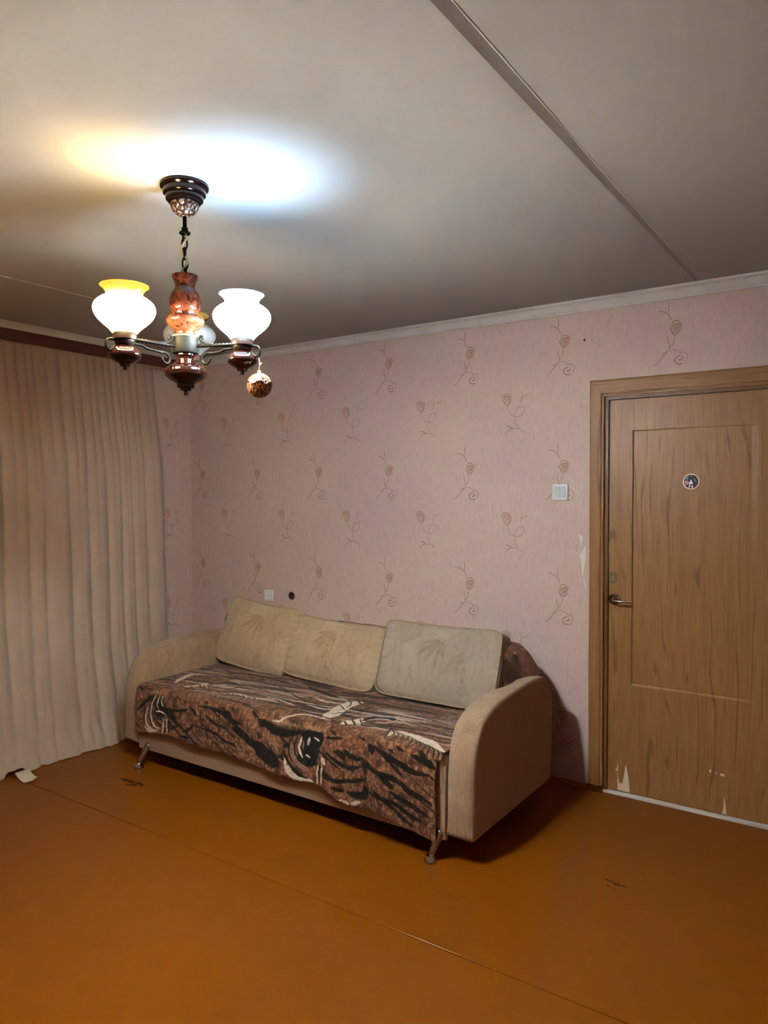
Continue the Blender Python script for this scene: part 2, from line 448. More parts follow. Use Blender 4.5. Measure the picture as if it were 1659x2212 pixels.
# torn paper beside the casing
M_TORN = plain('torn_paper', (226, 214, 200), .85, var=.05, sc=60)
def patch(name, poly, y, th, mat, parent):
    n = len(poly); v = [(a, y, b) for a, b in poly]+[(a, y+th, b) for a, b in poly]
    f = [tuple(range(n)), tuple(range(2*n-1, n-1, -1))]+[(i, (i+1) % n, n+(i+1) % n, n+i) for i in range(n)]
    return mesh(name, v, f, mat, parent, smooth=False)
for pl in ([(2.946,1.335),(2.95,1.31),(2.958,1.305),(2.967,1.298),(2.968,1.282),(2.963,1.262),(2.961,1.24),(2.957,1.262),(2.953,1.285),(2.948,1.30)],
           [(2.95,1.235),(2.953,1.20),(2.958,1.19),(2.962,1.215),(2.968,1.235),(2.975,1.24),(2.983,1.25),(2.985,1.205),(2.982,1.17),(2.976,1.14),(2.972,1.11),(2.968,1.095),(2.965,1.12),(2.961,1.16)],
           [(2.972,1.08),(2.976,1.085),(2.98,1.06),(2.985,1.05),(2.984,1.03),(2.979,1.045)]):
    patch('torn_paper', pl, -.0016, .0012, M_TORN, wall_back)

# crown molding, two lengths meeting over the sofa, one along the window wall
CP = [(0, 2.448), (.007, 2.448), (.009, 2.455), (.018, 2.461), (.027, 2.472), (.032, 2.484), (.030, 2.486), (.036, 2.489), (.045, 2.491), (.046, 2.4995), (0, 2.4995)]
XJ = 2.389
def crown(name, x0, x1, dz=0):
    v, f = loft([[(x, -y-.0005, z+dz*(2.5-z)/.05) for y, z in CP] for x in (x0, x1)])
    return struct(mesh(name, v, f, M_CROWN, None, smooth=False))
crown('trim_1', .047, XJ-.0012, 0); crown('trim_2', XJ+.0012, RX, -.004)
v, f = loft([[(y+.0005, yy, z) for y, z in CP] for yy in (FY, -.0005)])
struct(mesh('trim_3', v, f, M_CROWN, None, smooth=False))
# skirting strip painted with the floor
def skirt(name, x0, x1):
    v, f = loft([[(x, -.0005, 0), (x, -.016, 0), (x, -.014, .012), (x, -.006, .024), (x, -.0005, .025)] for x in (x0, x1)])
    return struct(mesh(name, v, f, M_FLOOR, None, smooth=False))
skirt('baseboard_back', .01, 3.0)

# ------------------------------------------------------------------ door
door = struct(empty('door_1', (3.5, 0, 0)))
LX0, LX1, LZ0, LZ1, LY = 3.1, 3.888, .018, 1.985, .012
PX0, PX1, PZ0, PZ1 = 3.213, 3.774, .562, 1.832
def leaf_mesh():
    bm = bmesh.new()
    xs = [LX0, PX0, PX1, LX1]; zs = [LZ0, PZ0, PZ1, LZ1]
    V = [[bm.verts.new((x, LY, z)) for x in xs] for z in zs]
    for i in range(3):
        for j in range(3):
            if i == 1 and j == 1: continue
            bm.faces.new((V[i][j], V[i][j+1], V[i+1][j+1], V[i+1][j]))
    d, e = .0075, .0035
    inn = [bm.verts.new(c) for c in ((PX0+e, LY+d, PZ0+.010), (PX1-.03, LY+.003, PZ0+.010), (PX1-.03, LY+.003, PZ1-e), (PX0+e, LY+d, PZ1-e))]
    out = [V[1][1], V[1][2], V[2][2], V[2][1]]
    for k in range(4): bm.faces.new((out[k], out[(k+1) % 4], inn[(k+1) % 4], inn[k]))
    # the panel stands back up from a narrow groove
    e2 = .0075
    in2 = [bm.verts.new(c) for c in ((PX0+e2, LY+.0045, PZ0+.013), (PX1-.04, LY+.002, PZ0+.013), (PX1-.04, LY+.002, PZ1-e2), (PX0+e2, LY+.0045, PZ1-e2))]
    for k in range(4): bm.faces.new((inn[k], inn[(k+1) % 4], in2[(k+1) % 4], in2[k]))
    bm.faces.new(in2)
    bnd = [x for x in bm.edges if x.is_boundary]
    r = bmesh.ops.extrude_edge_only(bm, edges=bnd)
    for q in r['geom']:
        if isinstance(q, bmesh.types.BMVert): q.co.y += .038
    be = [x for x in bm.edges if x.is_boundary]
    bmesh.ops.holes_fill(bm, edges=be)
    return bm
leaf = from_bm('leaf', leaf_mesh(), M_DOOR, door)
# casing boards: profiled, mitred at the top corner
CX0, CX1, CZ1, CZI = 3.006, 3.078, 2.0885, 2.006
def cprof(t):  # section across the board: offset from the outer edge (0..1), stand-off from the wall
    return t
CS = [(0, .0), (0, .011), (.04, .0155), (.12, .018), (.72, .020), (.80, .019), (.84, .014), (.88, .0135), (.93, .016), (1, .0155), (1, 0)]
def casing_side(x0, x1, flip=False):
    r0, r1 = [], []
    for t, s in CS:
        x = x0+(x1-x0)*t
        r0.append((x, -s, 0)); r1.append((x, -s, CZ1-(CZ1-CZI)*t))
    v, f = loft([r0, r1]); return mesh('casing', v, f, M_CASE, door, smooth=False)
casing_side(CX0, CX1); casing_side(3.984, 3.912)
r0, r1 = [], []
for t, s in CS:
    z = CZ1-(CZ1-CZI)*t
    r0.append((CX0+(CX1-CX0)*t, -s-.0002, z)); r1.append((3.984-(3.984-3.912)*t, -s-.0002, z))
v, f = loft([r0, r1]); mesh('casing', v, f, M_CASEH, door, smooth=False)
# jamb lining
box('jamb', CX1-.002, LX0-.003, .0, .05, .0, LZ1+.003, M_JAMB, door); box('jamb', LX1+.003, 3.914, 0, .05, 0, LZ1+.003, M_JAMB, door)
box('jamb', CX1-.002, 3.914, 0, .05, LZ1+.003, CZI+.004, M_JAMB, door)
# scraped feet of the casing, painted with the floor
box('painted_foot', CX0-.0005, CX1+.0005, -.0208, -.001, 0, .034, M_WEAR, door)
struct(box('trim_4', LX0-.02, LX1+.02, -.004, .05, 0, .0145, M_CROWN, None, .002))
box('gap_shade_sheet', CX1, 3.914, .052, .058, .0, LZ1+.02, M_BLACK, door)  # black sheet behind the leaf, paints the shade seen in its gaps
# torn veneer near the foot of the leaf
ty = LY-.0006
patch('torn_veneer', [(3.1495,.024),(3.1495,.118),(3.152,.085),(3.157,.062),(3.162,.055),(3.167,.066),(3.174,.055),(3.177,.075),(3.183,.11),(3.189,.157),(3.193,.148),(3.199,.12),(3.206,.085),(3.209,.05),(3.2095,.021)], ty, .0005, M_RAW, leaf)
patch('torn_veneer', [(3.139,.128),(3.146,.13),(3.150,.16),(3.153,.135),(3.150,.120),(3.144,.118)], ty, .0005, M_RAW, leaf)
patch('torn_veneer', [(3.634,.022),(3.641,.045),(3.6445,.108),(3.648,.082),(3.656,.021)], ty, .0005, M_RAW, leaf)
patch('torn_veneer', [(3.577,.212),(3.585,.222),(3.588,.208),(3.583,.204)], ty, .0005, M_RAW, leaf)
patch('torn_veneer', [(3.604,.209),(3.611,.21),(3.612,.205),(3.605,.203)], ty, .0005, M_RAW, leaf)
patch('torn_veneer', [(3.625,.208),(3.643,.209),(3.646,.199),(3.63,.199)], ty, .0005, M_RAW, leaf)
# lever handle: round rose, neck, lever
def disc_prof(name, cx, cz, y0, prof, mat, parent, seg=36):
    """lathe about the y axis: prof (r, d) with d measured out of the door"""
    vs, fs = [], []; n = len(prof)
    for r, d in prof:
        for k in range(seg):
            a = 2*math.pi*k/seg; vs.append((cx+r*math.cos(a), y0-d, cz+r*math.sin(a)))
    for i in range(n-1):
        for k in range(seg):
            l = (k+1) % seg; fs.append((i*seg+k, i*seg+l, (i+1)*seg+l, (i+1)*seg+k))
    fs.append(tuple(range(seg))); fs.append(tuple((n-1)*seg+k for k in range(seg)))
    o = mesh(name, vs, fs, mat, parent); o.data.set_sharp_from_angle(angle=math.radians(45)); return o
hx, hz = 3.131, .987
han = disc_prof('handle', hx, hz, LY, [(.029, 0), (.029, .004), (.026, .008), (.019, .010), (.0155, .014), (.0135, .02), (.0135, .03)], M_CHROME, leaf)
lv = [(hx-.004, LY-.030, hz), (hx-.002, LY-.044, hz), (hx+.012, LY-.052, hz-.001), (hx+.04, LY-.054, hz-.002), (hx+.075, LY-.051, hz-.002), (hx+.098, LY-.045, hz-.004)]
lvp = smooth_prof(lv, 5)
tube('lever', lvp, [(.011-.0045*min(1, i/8)-.002*(i/len(lvp))) for i in range(len(lvp))], M_NICKEL, han, seg=10)
# oval lock plate above
def oval(cx, cz, rx, rz, n=28, p=3.2):
    o = []
    for k in range(n):
        a = 2*math.pi*k/n; c, s = math.cos(a), math.sin(a)
        o.append((cx+rx*math.copysign(abs(c)**(2/p), c), cz+rz*math.copysign(abs(s)**(2/p), s)))
    return o
lp = patch('lock_plate', oval(3.121, 1.096, .017, .029), LY-.004, .004, M_BROWNMETAL, leaf)
patch('keyhole_cover', oval(3.121, 1.091, .0115, .016), LY-.006, .002, plain('dull_brass', (124, 108, 76), .4, .5), lp)

# ------------------------------------------------------------------ curtain rail and curtain
rail = empty('curtain_rail', (.12, -1.9, 2.44)); tag(rail, 'ceiling curtain rail with dark brown fascia band above beige curtain', 'curtain rail')
RY0, RY1 = -3.7, -.17
box('track', .06, .196, RY0, RY1, 2.447, 2.47, M_CROWN, rail, .002); box('track_mount', .07, .16, RY0, RY1, 2.4705, 2.4995, M_CROWN, rail)
t = NT('dark_wood_band'); cb = t.noise(1, 3, .6, t.mapping((3, 9, 60)))
t.set(color=t.mix(cb, srgb(58, 26, 16), srgb(78, 40, 24)), rough=.45); M_BAND = t.m
yj = -1.125
box('fascia', .190, .198, RY0, yj-.0008, 2.376, 2.4465, M_BAND, rail); box('fascia', .190, .198, yj+.0008, RY1, 2.376, 2.4465, M_BAND, rail)
box('edge_strip', .188, .2, RY0, RY1, 2.371, 2.3755, plain('edge_strip', (176, 140, 108), .45), rail)

def curtain_mesh():
    val = [-1.545, -1.4, -1.304, -1.144, -1.021, -.893, -.792, -.705, -.598, -.462]
    y = -1.545; r = np.random.RandomState(3)
    while y > -3.6: y -= .105+.06*r.rand(); val.insert(0, y)
    val = np.array(val)
    ny, nz = 720, 150
    Y = np.linspace(-3.3, -.462, ny)
    tz = np.linspace(0, 1, nz)**1.15
    zb = 2.385
    YY, TT = np.meshgrid(Y, tz); ZZ = zb*(1-TT)
    warp = .02*vnoise(YY*5, ZZ*1.3)+.012*vnoise(YY*11+9, ZZ*2+4)
    ph = np.interp(YY+warp, val, np.arange(len(val)))
    lam = np.interp(YY, val[:-1], np.diff(val))/.12
    f1 = np.abs(np.sin(np.pi*ph))**.75
    f2 = np.abs(np.sin(np.pi*(ph*2+.3*vnoise(YY*7, ZZ*.5))))**.8
    low = np.clip((1.0-ZZ)/1.0, 0, 1); topb = np.clip((ZZ-1.2)/1.1, 0, 1)
    keep = .35+.65*np.clip(vnoise(np.floor(ph)*3.7+.5, ZZ*1.1)+.75, 0, 1)
    A1 = .036*lam*keep*(1-.45*topb)*(1-.62*low); A2 = .015*topb+.004
    lean = np.interp(ZZ, [0, .12, .58, 1.13, 1.73, 2.35, 2.4], [.425, .375, .325, .298, .27, .186, .175])-.035
    X = lean+A1*f1+A2*f2
    X += .035*low**1.5*vnoise(YY*5+3, ZZ*1.6)*1.5+.016*vnoise(YY*13, ZZ*5)*low+.009*vnoise(YY*34+ZZ*6, ZZ*8)*low**2
    hem = np.clip(1-ZZ/.16, 0, 1)
    X += hem*(.010*vnoise(YY*14, ZZ*5)+.012*vnoise(YY*30, ZZ*9))
    # pressed-in fold lines across the cloth
    for z0, k, a in ((1.13, .05, .006), (.34, -.11, .007), (.60, .08, .005), (1.75, .02, .003), (.28, .12, .005)):
        d = (ZZ-(z0+k*(YY+1)+.012*vnoise(YY*4, YY*0+z0*9)))/.008
        X += a*np.exp(-d*d)
    # fine creases near the floor
    X += .006*low*vnoise(YY*40+ZZ*14, ZZ*12-YY*8)
    YY = YY+.02*hem*vnoise(YY*9, ZZ*4)
    Z2 = ZZ+.004
    lift = np.clip((-1.50-YY)/.03, 0, 1)*np.clip((YY+1.64)/.02, 0, 1)
    Z2 = Z2+hem*lift*(.022+.02*vnoise(YY*20, YY*0))
    vs = np.stack([X, YY, Z2], -1).reshape(-1, 3)
    fs = [(j*ny+i, j*ny+i+1, (j+1)*ny+i+1, (j+1)*ny+i) for j in range(nz-1) for i in range(ny-1)]
    return vs, fs
def curtain_mat():
    t = NT('beige_curtain_cloth')
    a = t.noise(1, 2, .5, t.mapping((900, 900, 900)))
    c = t.mix(t.noise(2.2, 2), srgb(188, 166, 152), srgb(182, 160, 147))
    c = t.mix(t.math('MULTIPLY', a, .2), c, srgb(152, 130, 112))
    t.set(color=c, rough=.8, spec=.2, sheen=.1); t.bump(a, .06, .002)
    tr = t.n('BsdfTranslucent'); t.l(c, tr.inputs[0]); mx = t.n('MixShader'); mx.inputs[0].default_value = .12
    t.l(t.b.outputs[0], mx.inputs[1]); t.l(tr.outputs[0], mx.inputs[2]); t.l(mx.outputs[0], t.out.inputs[0])
    return t.m
M_CURT = curtain_mat()
cur = empty('curtain', (.35, -1.9, 0)); tag(cur, 'long plain beige curtain hanging in folds to the floor on the left wall', 'curtain')
v, f = curtain_mesh()
cl = mesh('curtain_cloth', v, f, M_CURT, cur)
# corner of the hem turned out on the floor
N = 14; vs = []; fs = []
for i in range(N):
    for j in range(8):
        a = i/(N-1); b = j/7
        vs.append((.44+.105*b+.012*math.sin(5*a)*b-.02*abs(a-.5)*b, -1.60+.075*a+.012*b*(a-.3), .004+.03*(1-b)**2+.006*math.sin(3.1*a+.3)*b+.002))
fs = [(i*8+j, i*8+j+1, (i+1)*8+j+1, (i+1)*8+j) for i in range(N-1) for j in range(7)]
fl = mesh('hem_fold', vs, fs, plain('white_lining', (214, 196, 176), .8, var=.03), cur); md = fl.modifiers.new('t', 'SOLIDIFY'); md.thickness = .003

# ------------------------------------------------------------------ sofa
sofa = empty('sofa', (1.77, -.64, 0)); tag(sofa, 'beige three-seat sofa with rounded arms on chrome legs against the wall', 'sofa')
APROF = [(-1.06, .108), (-1.074, .125), (-1.072, .30), (-1.064, .42), (-1.05, .48), (-1.028, .53), (-.995, .572), (-.95, .602), (-.90, .622), (-.83, .636), (-.74, .645), (-.62, .652), (-.49, .657), (-.39, .652), (-.31, .63), (-.255, .592), (-.222, .543), (-.208, .45), (-.215, .25), (-.236, .125), (-.25, .108)]
def resample(P, n):
    P = np.array(P); d = np.r_[0, np.cumsum(np.linalg.norm(np.diff(P, axis=0), axis=1))]
    s = np.linspace(0, d[-1], n); return np.stack([np.interp(s, d, P[:, 0]), np.interp(s, d, P[:, 1])], 1)
def arm(x0, x1, inner_right, name='armrest'):
    P = resample(smooth_prof(APROF, 5), 90)
    cy, cz = -.62, .36
    st = [(0, .05), (.02, .022), (.07, .008), (.15, 0.0), (.35, -.002), (.65, -.002), (.85, 0), (.93, .008), (.98, .022), (1, .05)]
    rings = []
    for t, ins in st:
        T = np.gradient(P, axis=0); T /= np.linalg.norm(T, axis=1)[:, None]+1e-9
        Nn = np.stack([-T[:, 1], T[:, 0]], 1)  # points outward when walking front-bottom -> back
        Q = P-Nn*ins*.55*np.where(P[:, 1:] > .14, 1, .35)
        inn = (1-t) if not inner_right else t
        sag = .035*inn*np.exp(-((Q[:, 0]+.5)/.17)**2)*np.clip((Q[:, 1]-.45)/.15, 0, 1)+.012*inn*np.clip((Q[:, 1]-.5)/.1, 0, 1)
        rings.append([(x0+(x1-x0)*t, a, b-s) for (a, b), s in zip(Q, sag)])
    v, f = loft(rings)
    o = mesh(name, v, f, [M_SOFA, M_SOFASIDE], sofa); o.data.set_sharp_from_angle(angle=math.radians(60)); return o
ar = arm(2.772, 2.896, False); al = arm(.648, .782, True)
# plain cloth on the outer sides
for p in ar.data.polygons:
    if p.center.x > 2.888: p.material_index = 1
for p in al.data.polygons:
    if p.center.x < .656: p.material_index = 1
# underside boards of the arms
bx = box('base_panel', .784, 2.770, -1.074, -1.05, .088, .40, M_SOFASIDE, sofa, .006)
box('frame', .70, 2.85, -1.048, -.26, .115, .26, M_UNDER, sofa)
box('seat_cushion', .786, 2.768, -1.078, -.40, .27, .436, M_SOFA, sofa, .02, 3)
box('backrest', .786, 2.768, -.398, -.206, .12, .748, M_SOFA, sofa, .045, 4)
def leg(tx, ty, bx_, by):
    n = 8; pts = [(tx+(bx_-tx)*i/n, ty+(by-ty)*i/n, .122+(.026-.122)*i/n) for i in range(n+1)]
    o = tube('leg', pts, [.026-.0145*(i/n)**.8 for i in range(n+1)], M_CHROME, sofa, seg=20)
    lathe('foot', [(0, .0005), (.0275, .0005), (.028, .004), (.0215, .026), (.018, .031), (0, .031)], M_CHROME, o, 28, (bx_, by, 0))
leg(.862, -1.06, .847, -1.122); leg(2.742, -1.06, 2.719, -1.108); leg(.86, -.33, .85, -.29); leg(2.71, -.33, 2.72, -.29)

# ------------------------------------------------------------------ tiger blanket
STROKES = '''k129:1084,-83 1167,-77 1233,-61|k89:1184,-19 1249,-14 1310,3|k169:1328,-31 1414,-23 1489,-39 1563,-61 1628,-70|k119:1405,-94 1474,-103 1540,-107|k119:1288,-131 1358,-140 1428,-143 1495,-168 1584,-182 1648,-195|k347:1570,-96 1635,-115 1691,-146 1761,-158 1835,-178|k327:1740,-86 1768,-106|k99:1082,-190 1133,-169 1183,-149|k119:1182,-188 1247,-160 1272,-128|k129:1149,-216 1247,-204|k149:1682,25 1734,-11 1748,-39 1796,-50|k169:1802,-59 1863,-43 1968,-29|k178:1896,-67 1968,-32|k129:1875,-165 1895,-131 1941,-103|t297:1657,-19 1699,-52 1734,-67|t297:1809,-93 1856,-134 1875,-165|t248:1598,-184 1655,-204 1739,-215|t297:813,-64 858,-34 965,0 1038,24|t248:1762,-21 1850,-1 1941,1|k595:990,-53 1007,-84 1006,-130|k178:821,-126 893,-68 965,-26|w89:965,-26 942,-78 932,-142 962,-189 1005,-201|k69:951,-48 930,-91 915,-145 936,-193|w109:906,-101 885,-150 896,-195 953,-219 997,-211|k69:893,-97 870,-153 865,-200|w169:878,-209 900,-223 944,-227|w69:999,-23 990,-64 1003,-96|w50:1025,-25 1020,-54 1037,-74|w50:981,-111 1024,-104 1050,-111|w79:1042,-146 1027,-228|k59:1056,-144 1046,-224|w69:1066,-136 1061,-224|k59:1078,-140 1075,-227|p99:1032,-142 1066,-142|w297:958,147 906,243 890,334 945,356|w273:1076,113 1121,170 1125,226|p119:883,420 931,483 1039,464|k59:869,290 885,354 874,420 854,520 875,559|k69:942,183 959,251 1036,275 1032,348 1107,351|k59:1041,150 1060,208 1087,268 1131,297|k50:929,216 985,198|k50:903,299 966,283|k59:906,359 992,330|k59:1091,137 1142,107|k69:1100,195 1171,140|k218:1163,206 1173,258 1210,302 1281,304 1333,300|k99:1201,172 1278,199 1338,240 1337,303|w59:1195,207 1212,245 1262,252|w59:1189,337 1238,337 1317,316|w50:1246,190 1285,229 1300,278|w50:1129,215 1200,159|w169:1354,134 1437,159 1549,153 1637,168 1709,167|k69:804,-26 850,21 931,62 989,107 1114,95 1213,117 1299,163|k59:1118,-9 1204,82 1346,98 1450,109 1571,100|k79:1353,63 1459,65 1595,62 1721,20|k59:1231,434 1353,425 1513,396 1679,335|k59:1355,341 1494,295 1602,283 1739,259|k79:1048,531 1201,515 1383,495 1569,460|k59:1075,430 1194,438 1268,488|k59:890,80 884,157 882,256|k45:1334,164 1379,146 1393,113|k45:1375,164 1419,146 1433,113|k45:1415,164 1459,146 1472,113|k45:1455,164 1499,146 1511,113|k45:1495,163 1538,146 1550,113|k45:1534,163 1577,146 1588,113|k45:1573,163 1615,146 1626,113|k45:1611,163 1652,145 1663,113|k45:1649,162 1690,145 1700,113|w573:2077,103 2066,183 2035,325 2066,399|k60:1960,422 2038,353 2062,287|k84:2008,441 2082,378 2118,381 2114,458|k84:2018,476 2080,435 2102,504|k60:1997,312 2081,249|k60:2037,220 2094,268 2145,323 2170,417|k60:2037,104 2121,114 2155,226 2192,375|k60:2052,162 2096,204 2165,274|w398:2187,87 2234,141 2233,190|k84:2192,162 2260,86|k72:2177,118 2226,74|k301:2250,168 2264,230 2324,257 2383,264|k108:2224,184 2283,112 2360,143 2417,203|w72:2259,185 2297,234 2347,245|w60:2305,171 2358,207 2371,283|w60:2285,283 2330,291 2380,290|w72:2225,162 2276,107|w422:2451,80 2477,121 2567,114 2657,92 2750,36|k72:2461,36 2417,160 2474,177|k78:2199,476 2323,469 2427,477 2535,484|k78:2380,379 2493,366 2605,348|k78:2417,265 2528,252 2656,234|k84:2360,469 2443,475|k90:1209,511 1419,498 1670,444 1888,410|k78:1339,378 1611,338 1858,252 1988,262|k78:1519,194 1695,215 1894,191 2034,185|k84:1609,103 1741,147 1928,121 2113,104|k241:1656,481 1758,444 1928,401|k181:1859,424 1958,469 2040,513 2139,530|k181:2148,563 2304,560 2498,562|w121:1810,340 1899,312 1993,328|w84:1761,-8 1868,8 1955,91 2115,83|w84:1607,197 1692,200 1828,172|t205:1650,385 1732,382 1795,347|w96:1868,212 1971,205 2025,236|k96:2152,-35 2254,-22|k193:2268,-70 2310,-90 2358,-93|k157:2167,-101 2239,-135 2295,-143 2358,-125|k301:2402,-4 2419,-56|k217:2432,-25 2498,-56 2575,-73 2626,-89 2711,-87|k133:2532,17 2613,-17 2669,-38|k217:2657,-19 2735,-56|k217:2392,-117 2459,-135 2550,-145 2613,-177 2675,-189 2723,-205|k157:2166,-222 2267,-212 2392,-172|k265:2288,-257 2378,-248 2385,-201|k157:2385,-218 2459,-240 2543,-247 2625,-280 2681,-289|k181:2511,-200 2575,-223 2632,-236 2711,-259|k145:2195,-256 2267,-254|k121:2511,-75 2588,-124|k181:2372,-104 2392,-150|k362:1761,-25 1835,-51 1923,-53 1986,-33 2070,-23|k603:1726,-157 1793,-187 1866,-212|t362:1760,-83 1834,-112 1899,-130|t301:1835,-15 1955,-8 2093,-4 2152,-23|k904:2070,-73 2062,-110 2047,-148|k241:2017,-60 2070,-26 2130,-35 2123,-86|w325:1918,-180 1946,-234 2016,-258 2084,-254|k121:1905,-129 1929,-178 1977,-231 2054,-244|p217:1947,-97 1966,-153 2008,-191 2062,-207|k84:1990,-53 1972,-116 1997,-164 2032,-186|k72:1955,-71 1939,-122 1954,-179|w96:2021,-56 2003,-110 2024,-153|w84:2067,-50 2056,-87|w60:2093,-45 2123,-57|w72:2047,-136 2070,-143|p84:2032,-74 2028,-110|w181:2141,-132 2159,-154|k96:2152,-109 2163,-124|w72:2121,-168 2114,-254|k72:2133,-162 2129,-256|w60:2143,-163 2141,-251|k72:2155,-158 2153,-254|w96:2173,-284 2195,-276|w157:2238,-304 2295,-304|w133:2309,-300 2357,-283|k66:2420,141 2462,112 2469,72|k66:2449,135 2490,106 2497,66|k66:2477,128 2518,99 2524,60|k66:2506,120 2547,92 2552,53|k66:2535,112 2575,84 2580,45|k66:2564,104 2603,76 2608,37|k66:2593,94 2631,67 2636,29|k66:2621,85 2659,57 2663,20|k66:2650,74 2687,48 2691,10|k66:2679,64 2715,37 2719,0|k66:2708,52 2743,26 2741,-4|k66:2736,41 2771,15 2762,-9'''
def blanket():
    path = [(-.196, .60), (-.196, .70), (-.203, .738), (-.222, .756), (-.26, .762), (-.33, .762), (-.372, .756), (-.396, .736), (-.404, .70), (-.406, .50), (-.412, .462), (-.43, .446), (-.47, .445), (-1.055, .445), (-1.078, .440), (-1.091, .424), (-1.096, .40), (-1.098, .36), (-1.098, .05)]
    P = np.array(path); d = np.r_[0, np.cumsum(np.linalg.norm(np.diff(P, axis=0), axis=1))]
    dc = np.interp(1, [0, 1], [0, d[14]])          # arc length at the front edge
    s_front = d[15]
    nb = 70; nf = 275
    s1 = np.linspace(0, d[11], nb, endpoint=False); s2 = np.linspace(d[11], d[-1], nf)
    S = np.r_[s1, s2]
    y = np.interp(S, d, P[:, 0]); z = np.interp(S, d, P[:, 1])
    nx = 470
    U = np.linspace(0, 1, nx)
    hemx = [.80, .82, 1.057, 1.278, 1.553, 1.744, 1.925, 2.05, 2.123, 2.18, 2.204, 2.308, 2.41, 2.555, 2.70, 2.74]
    hemz = [.196, .193, .222, .206, .208, .190, .172, .185, .190, .165, .146, .130, .146, .116, .094, .088]
    X = np.zeros((len(S), nx)); Yg = np.repeat(y[:, None], nx, 1); Zg = np.repeat(z[:, None], nx, 1)
    onback = np.clip((z-.56)/.1, 0, 1)*(S < d[11])
    onfront = (S > d[15])
    left = .792-.02*onback+.006*onfront; right = 2.762+.075*onback-.02*onfront
    X = left[:, None]+(right-left)[:, None]*U[None]
    # front panel ends at the hem
    zf = .40
    fr = S > d[16]
    hz_ = np.interp(X, hemx, hemz)+.004*vnoise(X*60, X*0)+.003*vnoise(X*170, X*0+3)
    Zg = np.where(fr[:, None], zf-(zf-hz_)*((S-d[16])/(d[-1]-d[16]))[:, None], Zg)
    # drape at the right end of the back
    e = np.clip((X-2.70)/.135, 0, 1)
    Zg -= onback[:, None]*e**1.7*.145*np.clip((Zg-.58)/.12, 0, 1)
    Yg -= onback[:, None]*e*.0
    # lie: ripples and creases
    rp = .0035*vnoise(X*9, S[:, None]*9+5)+.003*vnoise(X*26, S[:, None]*26)+.0016*vnoise(X*90, S[:, None]*90)
    seat = ((S > d[12]) & (S < d[14]))
    Zg += np.where(seat[:, None], np.abs(rp)*1.3+.003, 0)
    sd = np.clip((S-d[15])/.08, 0, 1)[:, None]
    Yg -= sd*(np.abs(rp)*1.8+.004*np.maximum(0, np.sin(X*21+2*vnoise(X*3, X*0)))*sd+.002)
    Zg += onback[:, None]*np.abs(rp)*1.5*(S < d[7])[:, None]
    # soft rise of the seat's middle
    Zg += np.where((seat)[:, None], .010*np.sin(np.pi*U)[None]**.5*np.clip((-.42-Yg)/.1, 0, 1)*np.clip((Yg+1.08)/.08, 0, 1), 0)
    # unfolded print coordinates: u across, q from the front edge (back +, down -)
    q = np.where(fr[:, None], Zg-.445, (d[15]-S)[:, None]+0*X)
    q = np.where((S > d[15])[:, None], Zg-.445, q)
    Ux = X+.004*vnoise(X*70, q*70)+.006*vnoise(X*25, q*25); Q = q+.004*vnoise(X*70+40, q*70)+.006*vnoise(X*25+30, q*25)
    rust = np.array([.132, .050, .028]); tan = np.array([.34, .185, .095]); dkb = np.array([.045, .018, .010]); blk = np.array([.006, .004, .004]); wht = np.array([.62, .52, .45]); pnk = np.array([.26, .155, .12])
    lay_ = lambda a, b_, mk: a*(1-mk[..., None])+b_*mk[..., None]
    n1 = vnoise(X*6, q*14)+.5; n2 = vnoise(X*120, q*75)+.5
    col = rust*(.75+.5*n1[..., None]); col = col*(1-.7*np.clip(n2*2-.8, 0, 1)[..., None])+tan*(.75*np.clip(n2*2-.8, 0, 1))[..., None]
    n3 = vnoise(X*60+20, q*34+7)+.5
    col = lay_(col, dkb, np.clip((.36-n3)*5, 0, .8))
    # loose dark streaks over the fur, slanting down to the right
    sk = vnoise((X-q*.9)*6+3, (q+X*.5)*52+9)
    col = lay_(col, blk, np.clip((sk-.25)*16, 0, .95)*(q < .02))
    # paler belly stripes on the seat
    def lay(c, mk): return c[0]*(1-mk[..., None])+c[1]*mk[..., None]
    seatm = np.clip((q-.07)/.05, 0, 1)
    col = lay((col, pnk), np.clip(vnoise(X*2.5+8, q*26+3)*3.2, 0, .9)*seatm)
    col = lay((col, wht*.8), np.clip((vnoise(X*3+18, q*60-X*5+3)-.1)*6, 0, .8)*seatm*np.clip((.45-q)/.1, 0, 1))
    st = vnoise(X*3.2+q*3, q*46-X*6)
    col = lay((col, dkb*.4), np.clip((st-.06)*8, 0, 1)*np.clip((q-.05)/.1, 0, 1)*.9)
    hid = np.clip((q-.55)/.05, 0, 1)
    col = lay((col, dkb*.8), hid*np.clip(vnoise(X*9, q*9)*4, 0, 1))
    top = np.clip((q-.95)/.05, 0, 1)
    col = lay((col, rust*1.5*(.6+.8*n2[..., None])), top)
    col = lay((col, blk), top*np.clip((vnoise(X*26+3, q*7+X*12)-.08)*9, 0, 1))
    col = lay((col, wht*.7), top*np.clip((vnoise(X*44+13, q*9+X*16)-.27)*12, 0, 1))
    pal = {'k': blk, 'w': wht, 'p': pnk, 't': tan}
    flatU, flatQ, out = Ux.ravel(), Q.ravel(), col.reshape(-1, 3).copy()
    order = {'t': 0, 'p': 1, 'w': 2, 'k': 3}
    items = []
    for it in STROKES.split('|'):
        h, b = it.split(':'); pts = [tuple(float(c)/1000 for c in p.split(',')) for p in b.split()]
        items.append((h[0], float(h[1:])*1e-4*1.3, pts))
